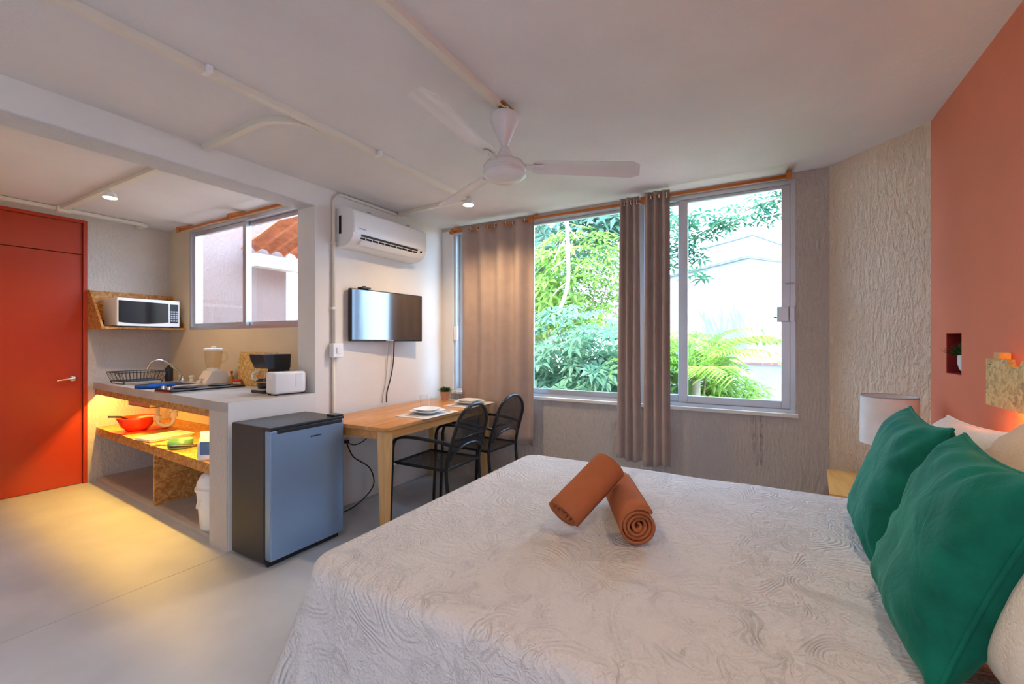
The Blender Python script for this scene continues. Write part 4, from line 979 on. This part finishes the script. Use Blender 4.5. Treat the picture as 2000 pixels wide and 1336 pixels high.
def pillow(name, label, cat, c, wv, hv, w, h, th, mat, wr=0.0, seed=1, n=36, group=None, corner=.10, seam=None):
    """soft cushion: c centre, wv width axis, hv height axis (world), half sizes w,h, thickness th"""
    wv = Vector(wv).normalized(); hv = Vector(hv); hv = (hv - wv * hv.dot(wv)).normalized(); nv = wv.cross(hv)
    bm = B(); top, bot = [], []
    for i in range(n + 1):
        rt_, rb_ = [], []
        for j in range(n + 1):
            u_ = math.sin((-1 + 2 * i / n) * PI / 2); v_ = math.sin((-1 + 2 * j / n) * PI / 2)
            x = u_ * w * (1 - corner * (1 - v_ * v_)* abs(u_) ** 2 * 0.7) ; y = v_ * h * (1 - corner * (1 - u_ * u_) * abs(v_) ** 2 * .7)
            z_ = th * ((1 - u_ ** 4) * (1 - v_ ** 4)) ** .55
            rad = max(abs(u_), abs(v_))
            wz = 0
            if wr:
                d_ = noise.noise(Vector((x * 9, y * 9, seed))) ; ang = math.atan2(v_, u_)
                wz = wr * (.55 * d_ + 1.0 * math.sin(ang * 13 + 5 * d_ + seed) * (rad ** 4)) * min(1, 4 * (1 - rad) + .25)
            if i in (0, n) or j in (0, n):
                p = c_ = wv * x + hv * y; v = bm.verts.new(p); rt_.append(v); rb_.append(v)
            else:
                rt_.append(bm.verts.new(wv * x + hv * y + nv * (z_ + wz))); rb_.append(bm.verts.new(wv * x + hv * y - nv * (z_ + wz * .5)))
        top.append(rt_); bot.append(rb_)
    for i in range(n):
        for j in range(n):
            bm.faces.new((top[i][j], top[i + 1][j], top[i + 1][j + 1], top[i][j + 1]))
            if len({bot[i][j], bot[i][j + 1], bot[i + 1][j + 1], bot[i + 1][j]}) == 4: bm.faces.new((bot[i][j], bot[i][j + 1], bot[i + 1][j + 1], bot[i + 1][j]))
    t = thing(name, label, cat, c, 0, group)
    obj('cover', bm, mat, t, True)
    edge = []
    for i in range(n): edge.append(top[i][0].co.copy() if False else None)
    return t, wv, hv, nv
def seam_ring(t, wv, hv, w, h, corner, mat, r=.005):
    pts = []
    m = 14
    for side in range(4):
        for i in range(m):
            q = math.sin((-1 + 2 * i / m) * PI / 2)
            u_, v_ = {0: (q, -1), 1: (1, q), 2: (-q, 1), 3: (-1, -q)}[side]
            x = u_ * w * (1 - corner * (1 - v_ * v_) * abs(u_) ** 2 * .7); y = v_ * h * (1 - corner * (1 - u_ * u_) * abs(v_) ** 2 * .7)
            pts.append(wv * x + hv * y)
    obj('seam', tube(B(), pts, r, 6, True), mat, t, True)
t, a_, b_, _ = pillow('cushion', 'front emerald green velvet cushion, nearest the viewer', 'cushion', (1.43, -.392, .812), (-1, .02, .0), (0, -.16, .42), .25, .25, .088, 'velvet', .016, 3, 44, 'green velvet cushions', .16)
seam_ring(t, a_, b_, .25, .25, .16, 'velvet')
t, a_, b_, _ = pillow('cushion', 'rear emerald green velvet cushion, beside the bedside lamp', 'cushion', (2.0, -.405, .812), (-1, .04, .0), (0, -.15, .42), .26, .25, .085, 'velvet', .015, 8, 44, 'green velvet cushions', .16)
seam_ring(t, a_, b_, .26, .25, .16, 'velvet')
t, a_, b_, _ = pillow('pillow', 'fluffy white pillow behind the rear green cushion', 'pillow', (2.17, -.615, .80), (-1, 0, .05), (0, -.10, .40), .30, .215, .095, 'sherpa', .008, 5, 28, 'bed pillows')
seam_ring(t, a_, b_, .30, .215, .10, 'sherpa')
t, a_, b_, _ = pillow('pillow', 'tan-backed fluffy pillow propped between the other pillows', 'pillow', (1.69, -.605, .88), (-1, .0, -.12), (0, -.20, .33), .24, .19, .072, 'tan_sherpa', .008, 6, 28, 'bed pillows')
seam_ring(t, a_, b_, .24, .19, .10, 'sherpa', .008)
t, a_, b_, _ = pillow('pillow', 'fluffy white pillow behind the front green cushion, nearest the viewer', 'pillow', (1.115, -.515, .80), (-1, .0, .0), (0, -.14, .40), .25, .22, .10, 'sherpa', .008, 9, 28, 'bed pillows')
seam_ring(t, a_, b_, .25, .22, .10, 'sherpa')

# ------------------------------------------------------------------ rolled towels
def towel(name, label, p0, p1, r_, spiral_end, seed):
    p0, p1 = Vector(p0), Vector(p1); ax = p1 - p0; Ln = ax.length
    t = thing(name, label, 'towel', p0, 0, 'rolled terracotta towels')
    q = ax.to_track_quat('X', 'Z').to_matrix().to_4x4()
    turns, th = 4.2, r_ / 4.5; pts = []
    nn = int(turns * 26)
    for i in range(nn + 1):
        a = 2 * PI * turns * i / nn; rad = .007 + (r_ - .007) * (i / nn) ** .85
        rad *= 1 + .03 * math.sin(a * 1.7 + seed)
        pts.append((rad * math.cos(a + seed), rad * math.sin(a + seed)))
    bm = B(); ns = 8; G = []
    for s_ in range(ns + 1):
        x = Ln * s_ / ns; row = []
        for i, (y, z_) in enumerate(pts):
            wob = .006 * noise.noise(Vector((i * .12, s_ * .6, seed))) * (i / nn)
            row.append(bm.verts.new(q @ Vector((x + (.008 * math.sin(i * .21 + seed) if s_ in (0, ns) else 0) - (.010 * (1 - i / nn) if s_ == ns else 0) + (.010 * (1 - i / nn) if s_ == 0 else 0), y * (1 + wob * 4), z_ * (1 + wob * 4)))))
        G.append(row)
    for s_ in range(ns):
        for i in range(nn): bm.faces.new((G[s_][i], G[s_][i + 1], G[s_ + 1][i + 1], G[s_ + 1][i]))
    ob = obj('roll', bm, 'towel', t, True)
    md = ob.modifiers.new('thickness', 'SOLIDIFY'); md.thickness = th * .62; md.offset = -1
    return t
towel('rolled_towel', 'terracotta rolled towel lying with its spiral end to the viewer', (1.545, .375, .655), (1.93, .56, .655), .072, True, 1.0)
towel('rolled_towel', 'terracotta rolled towel propped up on the other roll', (1.52, .652, .653), (1.75, .545, .797), .072, False, 2.4)

# ------------------------------------------------------------------ nightstand and lamp
ns_ = thing('nightstand', 'small pine nightstand in the corner between bed and wall', 'nightstand', (3.08, -.5, 0))
poly = [(2.84, -.305), (3.385, -.35), (3.385, -.50), (3.13, -.725), (2.80, -.725)]
obj('top', prism(B(), [(x - 3.08, y + .5) for x, y in poly], .475, .50), 'pine', ns_)
obj('apron', prism(B(), [((x - 3.08) * .93, (y + .5) * .93) for x, y in poly], .40, .474), 'pine', ns_)
for x, y in ((2.875, -.335), (3.33, -.37), (2.85, -.68), (3.10, -.67)): obj('leg', box(B(), x - 3.08 - .018, x - 3.08 + .018, y + .5 - .018, y + .5 + .018, 0, .399), 'darkred', ns_)
lp = thing('table_lamp', 'bedside lamp with a white drum shade on the nightstand', 'lamp', (2.93, -.565, .501))
obj('base', lathe(B(), [(0, 0), (.065, 0), (.065, .012), (.02, .02), (.012, .04), (.012, .30), (0, .30)], 24), 'white_plastic', lp, 'angle')
obj('shade', lathe(B(), [(.119, .275), (.121, .275), (.116, .52), (.114, .52), (.119, .275)], 40, closed=False), 'shade', lp, 'angle')
obj('shade_ring', lathe(B(), [(.1135, .515), (.117, .515), (.117, .522), (.1135, .522)], 40, closed=False), 'grey_mark', lp)
bm = B()
for i in range(3): a = i * 2 * PI / 3; tube(bm, [(0, 0, .50), (.114 * math.cos(a), .114 * math.sin(a), .51)], .002, 5)
tube(bm, [(0, 0, .29), (0, 0, .505)], .004, 6)
obj('shade_support', bm, 'steel', lp)
obj('bulb', lathe(B(), [(0, .30), (.014, .30), (.014, .33), (.03, .37), (.028, .40), (0, .42)], 16), 'porcelain', lp, True)

# ------------------------------------------------------------------ outside: ground, houses
struct('ground', box(B(), -14, 30, -16, 24, -.6, -.45), 'warm_earth', 'garden ground outside', 'ground')
struct('patio', box(B(), -6, 3.2, -6, -.97, -.449, -.14), 'patio', 'pale paved terrace outside the patio door out of view', 'ground')
def house(name, label, corner, dl, dr, h0, h1, cap):
    c0 = Vector((*corner, 0)); dl = Vector((*dl, 0)); dr = Vector((*dr, 0))
    t = thing(name, label, 'building', (corner[0], corner[1], h0))
    P4 = [Vector((0, 0, 0)), dl, dl + dr, dr]
    def pr(z0_, z1_, g):
        cc = (dl + dr) / 2
        return prism(B(), [tuple((p + (p - cc).normalized() * g)[:2]) for p in P4], z0_, z1_)
    obj('wall', pr(0, h1 - h0, 0), 'house_white', t)
    obj('parapet_cap', pr(h1 - h0 + .001, h1 - h0 + cap, .04), 'house_trim', t)
house('white_house', 'low white house with a weathered parapet beyond the palm', (9.0, .245), (4.2, 4.0), (3.3, -2.35), -.45, 2.81, .05)
house('roof_block', 'white rooftop block standing on the low white house', (12.05, .22), (1.1, 1.25), (2.2, -.9), 2.90, 3.86, .05)
t = thing('garden_wall', 'white garden wall with a red tiled coping', 'wall', (7.6, -.6, -.45))
obj('wall', box(B(), -.08, .08, -2.0, 1.0, 0, 1.42), 'house_white', t)
for i in range(15):
    y = -2.0 + i * .2
    obj('coping_tile', extrude_profile(B(), [(-.16, 1.425), (.14, 1.62), (.14, 1.64), (-.16, 1.445)], y + .004, y + .196, 'y'), 'roof_red', t)
# neighbouring porch seen through the kitchen window
t = thing('porch_wall', 'pale pink stucco wall outside the kitchen window', 'wall', (3.1, 6.0, -.45))
obj('wall', box(B(), -.74, .80, 0, .15, 0, 3.9), 'pink_wall', t)
t = thing('porch_roof', 'porch roof of clay tiles on a concrete beam outside the kitchen window', 'roof', (3.85, 5.6, 2.32))
obj('beam', box(B(), -.66, 1.6, -.08, .08, -.06, .10), 'concrete', t)
for i in range(11):
    x = -.62 + i * .2
    ang = [PI * q / 8 for q in range(9)]
    prf = [(x + .1 + .1 * math.cos(a), .07 * math.sin(a)) for a in ang] + [(x + .1 - .085 * math.cos(a), .055 * math.sin(a)) for a in ang]
    bm = B(); A_ = []; Z_ = []
    for p in prf:
        A_.append(bm.verts.new((p[0], .35, .20 + p[1]))); Z_.append(bm.verts.new((p[0], -1.3, .72 + p[1])))
    m_ = len(prf)
    for q in range(m_): bm.faces.new((A_[q], A_[(q + 1) % m_], Z_[(q + 1) % m_], Z_[q]))
    bm.faces.new(A_); bm.faces.new(Z_[::-1])
    obj('roof_tile', bm, 'tile_clay', t)
t = thing('tile_coping', 'row of clay tiles just below the outside of the kitchen window', 'tiles', (2.5, 4.6, 1.315))
obj('wall', box(B(), -.09, .09, -1.3, 1.3, -1.7, .06), 'pink_wall', t)
for i in range(13):
    y = -1.3 + i * .2; ang = [PI * q / 8 for q in range(9)]
    prf = [(y + .1 + .1 * math.cos(a), .10 + .075 * math.sin(a)) for a in ang] + [(y + .1 - .085 * math.cos(a), .10 + .06 * math.sin(a)) for a in ang]
    obj('tile', extrude_profile(B(), prf, -.12, .12), 'tile_clay', t)

# ------------------------------------------------------------------ outside: plants
def mesh_from(name, V, F, mat, parent):
    me = bpy.data.meshes.new(name); me.from_pydata(V, [], F); me.materials.append(M[mat])
    o = bpy.data.objects.new(name, me); COL.objects.link(o); o.parent = parent; return o
def leaflet(V, F, p0, d, side, ln, wd, droop=.25):
    """pointed leaf of four triangles folded along its midrib"""
    n_ = d.cross(side).normalized()
    m = p0 + d * ln * .5; tip = p0 + d * ln - Vector((0, 0, ln * droop))
    i = len(V)
    V += [tuple(p0), tuple(m + side * wd + n_ * wd * .3), tuple(tip), tuple(m - side * wd + n_ * wd * .3), tuple(m)]
    F += [(i, i + 1, i + 4), (i + 1, i + 2, i + 4), (i, i + 4, i + 3), (i + 4, i + 2, i + 3)]
def palmate(V, F, c, up, size, nl, rnd):
    up = up.normalized(); s = up.orthogonal().normalized(); t_ = up.cross(s); a0 = rnd.uniform(0, 6.28)
    for k_ in range(nl):
        a = a0 + 2 * PI * k_ / nl; out_ = s * math.cos(a) + t_ * math.sin(a)
        d = (out_ * .92 + up * .25).normalized()
        leaflet(V, F, c, d, d.cross(up).normalized(), size * rnd.uniform(.8, 1.1), size * .13, .35)
def foliage_plant(name, label, cat, loc, clumps, mat, seed, size, nl=7, trunk=None, group=None, stems=12):
    """clumps: (cx,cy,cz,rx,ry,rz,count) relative to loc"""
    rnd = random.Random(seed); t = thing(name, label, cat, loc, 0, group); V, F = [], []
    sb = B()
    for (cx_, cy_, cz_, rx, ry, rz_, cnt) in clumps:
        for _ in range(cnt):
            while True:
                p = Vector((rnd.uniform(-1, 1), rnd.uniform(-1, 1), rnd.uniform(-1, 1)))
                if .25 < p.length < 1: break
            q = Vector((cx_ + p.x * rx, cy_ + p.y * ry, cz_ + p.z * rz_))
            up = Vector((p.x * .5 - .25, p.y * .5, .8 + p.z * .3)) + Vector((rnd.uniform(-.4, .4), rnd.uniform(-.4, .4), 0))
            palmate(V, F, q, up, size * rnd.uniform(.7, 1.25), nl, rnd)
        for _ in range(stems):
            p = Vector((rnd.uniform(-.7, .7) * rx, rnd.uniform(-.7, .7) * ry, rnd.uniform(-.2, .8) * rz_)) + Vector((cx_, cy_, cz_))
            b0 = Vector((p.x * .25, p.y * .25, max(0, cz_ - rz_ * 1.1) if trunk else 0))
            tube(sb, smooth_path([b0, (b0 + p) / 2 + Vector((0, 0, .1)), p], 3), .012, 5)
    o = mesh_from('foliage', V, F, mat, t); o['kind'] = 'stuff'
    obj('stems', sb, 'bark', t)
    if trunk: obj('trunk', tube(B(), smooth_path(trunk[0], 4), trunk[1], 8), 'bark', t, True)
    return t
G0 = -.45
foliage_plant('umbrella_shrub', 'dense pale green umbrella-leaf shrub right outside the left window', 'shrub', (5.3, 2.05, G0),
    [(0, 0, 1.35, .7, 1.2, .85, 420), (-.2, .6, .9, .5, .7, .7, 160), (-.2, -.35, .95, .5, .7, .7, 200)], 'leaf_pale', 3, .20, 8)
foliage_plant('lime_tree', 'sunlit lime green tree behind the pale shrub', 'tree', (7.2, 2.75, G0),
    [(0, 0, 2.75, .9, 1.15, 1.0, 480), (.2, .9, 2.2, .8, .9, .9, 220)], 'leaf_lime', 5, .22, 5, ([(0, 0, 0), (.05, 0, 1.2), (0, .1, 2.6)], .09))
foliage_plant('broadleaf_tree', 'tall blue-green tree filling the top of the left window', 'tree', (8.6, 4.2, G0),
    [(0, 0, 4.3, 1.5, 2.4, 1.5, 620), (-.3, -1.6, 4.4, 1.0, 1.2, .9, 260), (.3, 1.0, 2.5, 1.2, 1.6, 1.3, 300)], 'leaf_blue', 9, .32, 6, ([(0, 0, 0), (.1, 0, 2), (0, 0, 4.2)], .14))
foliage_plant('garden_bush', 'yellow-green bush under the palm fronds by the right window', 'shrub', (5.9, .75, G0),
    [(0, 0, 1.2, .6, .6, .7, 260), (.1, -.42, .85, .42, .42, .6, 170)], 'leaf_lime', 12, .17, 6)
foliage_plant('far_hedge', 'dark green hedge far behind the garden trees', 'hedge', (10.5, 9.8, G0),
    [(0, 0, 1.6, 1.2, 4.5, 1.6, 420)], 'leaf_blue', 15, .45, 6)
# tree to the right whose leafy branch reaches across the right window
rnd = random.Random(4)
t = thing('leafy_tree', 'tree with a leafy branch reaching across the top of the right window', 'tree', (6.0, -3.0, G0), 0)
obj('trunk', tube(B(), smooth_path([(0, 0, 0), (.05, .1, 1.6), (0, .05, 3.3), (.1, 0, 4.6)], 5), .10, 8), 'bark', t, True)
main = smooth_path([(-.02, .05, 3.2), (-.2, 1.3, 3.55), (-.3, 2.3, 3.48), (-.35, 2.9, 3.33), (-.4, 3.4, 3.14), (-.4, 3.95, 2.86)], 8)
obj('branch', tube(B(), main, .022, 6, False, [1 - .7 * i / (len(main) - 1) for i in range(len(main))]), 'bark', t, True)
V, F = [], []
for i, p in enumerate(main[10:]):
    for _ in range(5):
        q = Vector(p) + Vector((rnd.uniform(-.15, .15), rnd.uniform(-.12, .12), rnd.uniform(-.22, .10)))
        palmate(V, F, q, Vector((rnd.uniform(-.6, .2), rnd.uniform(-.3, .3), .5)), rnd.uniform(.10, .17), 6, rnd)
for _ in range(60):
    q = Vector(main[-1]) + Vector((rnd.uniform(-.3, .3), rnd.uniform(-.35, .25), rnd.uniform(-.42, .45)))
    palmate(V, F, q, Vector((rnd.uniform(-.6, .2), rnd.uniform(-.3, .3), .5)), rnd.uniform(.10, .18), 6, rnd)
for _ in range(160):
    q = Vector((rnd.uniform(-.9, .9), rnd.uniform(-.9, .9), rnd.uniform(3.4, 5.2)))
    palmate(V, F, q, Vector((rnd.uniform(-.6, .2), rnd.uniform(-.3, .3), .5)), rnd.uniform(.14, .22), 6, rnd)
o = mesh_from('foliage', V, F, 'leaf_deep', t); o['kind'] = 'stuff'
t = thing('bare_branch', 'bare pale branch hanging down in front of the lime green tree', 'branch', (6.1, 2.55, 3.4), 0)
obj('stem', tube(B(), smooth_path([(0, .05, .3), (0, 0, -.2), (0, -.03, -.8), (0, -.02, -1.25), (0, .12, -1.65)], 5), .028, 7, False), 'pale_bark', t, True)
for p, q in (((0, -.02, -.5), (0, .22, -.9)), ((0, -.03, -.85), (0, .25, -1.0)), ((0, -.02, -1.2), (0, .22, -1.4)), ((0, 0, -.3), (0, -.2, -.6))):
    obj('twig', tube(B(), [p, ((p[0] + q[0]) / 2, (p[1] + q[1]) / 2 + .03, (p[2] + q[2]) / 2), q], .010, 6), 'pale_bark', t, True)
# palms
def palm(name, label, loc, fronds, seed, ln0):
    rnd = random.Random(seed); t = thing(name, label, 'palm', loc, 0, 'garden palms')
    obj('trunk', tube(B(), [(0, 0, 0), (.02, 0, .6), (0, 0, 1.32)], .05, 8), 'bark', t, True)
    for k_ in range(fronds):
        a = 2 * PI * k_ / fronds + rnd.uniform(-.25, .25); e = rnd.uniform(.55, 1.35); ln = ln0 * rnd.uniform(.75, 1.1)
        hd = Vector((math.cos(a), math.sin(a), 0)); spine = []
        for i in range(13):
            s_ = i / 12
            spine.append(Vector((0, 0, 1.3)) + hd * (ln * math.cos(e) * s_ + .25 * ln * s_ * s_) + Vector((0, 0, ln * math.sin(e) * s_ - .55 * ln * s_ * s_)))
        fo = obj('frond', tube(B(), spine, .009, 5, False, [1 - .8 * i / 12 for i in range(13)]), 'leaf_palm', t, True)
        V, F = [], []
        for i in range(2, 13):
            for sub in range(2):
                j = min(11, i - 1); p = spine[j].lerp(spine[j + 1], sub * .5) if i < 12 else spine[12]
                dr_ = (spine[j + 1] - spine[j]).normalized(); sdv = dr_.cross(Vector((0, 0, 1))).normalized()
                l_ = ln * .34 * (1 - abs(i / 12 - .45) * .9)
                for s2 in (-1, 1):
                    d = (sdv * s2 * .85 + dr_ * .55).normalized()
                    leaflet(V, F, p, d, d.cross(Vector((0, 0, 1))).normalized() * 1.0, l_, .012, .28)
        lo_ = mesh_from('leaflets', V, F, 'leaf_palm', fo); lo_['kind'] = 'stuff'
palm('palm', 'feathery green palm outside the right window, nearest the glass', (5.35, .66, G0), 17, 2, 1.3)
palm('palm', 'smaller feathery palm between the shrub and the bundled curtains', (6.0, 1.25, G0), 13, 6, 1.35)
t = thing('vine', 'leafy vine strand trailing over the garden wall', 'vine', (7.3, .2, 1.30))
vp = smooth_path([(0, .28, -.02), (0, .0, .03), (0, -.3, .02), (0, -.6, .10)], 6)
obj('stem', tube(B(), vp, .006, 5), 'bark', t)
V, F = [], []
for p in vp:
    for _ in range(5):
        d = Vector((rnd.uniform(-.4, .4), rnd.uniform(-1, 1), rnd.uniform(-1, .8))).normalized(); leaflet(V, F, Vector(p), d, d.orthogonal().normalized(), .085, .03, .1)
o = mesh_from('foliage', V, F, 'leaf_lime', t); o['kind'] = 'stuff'
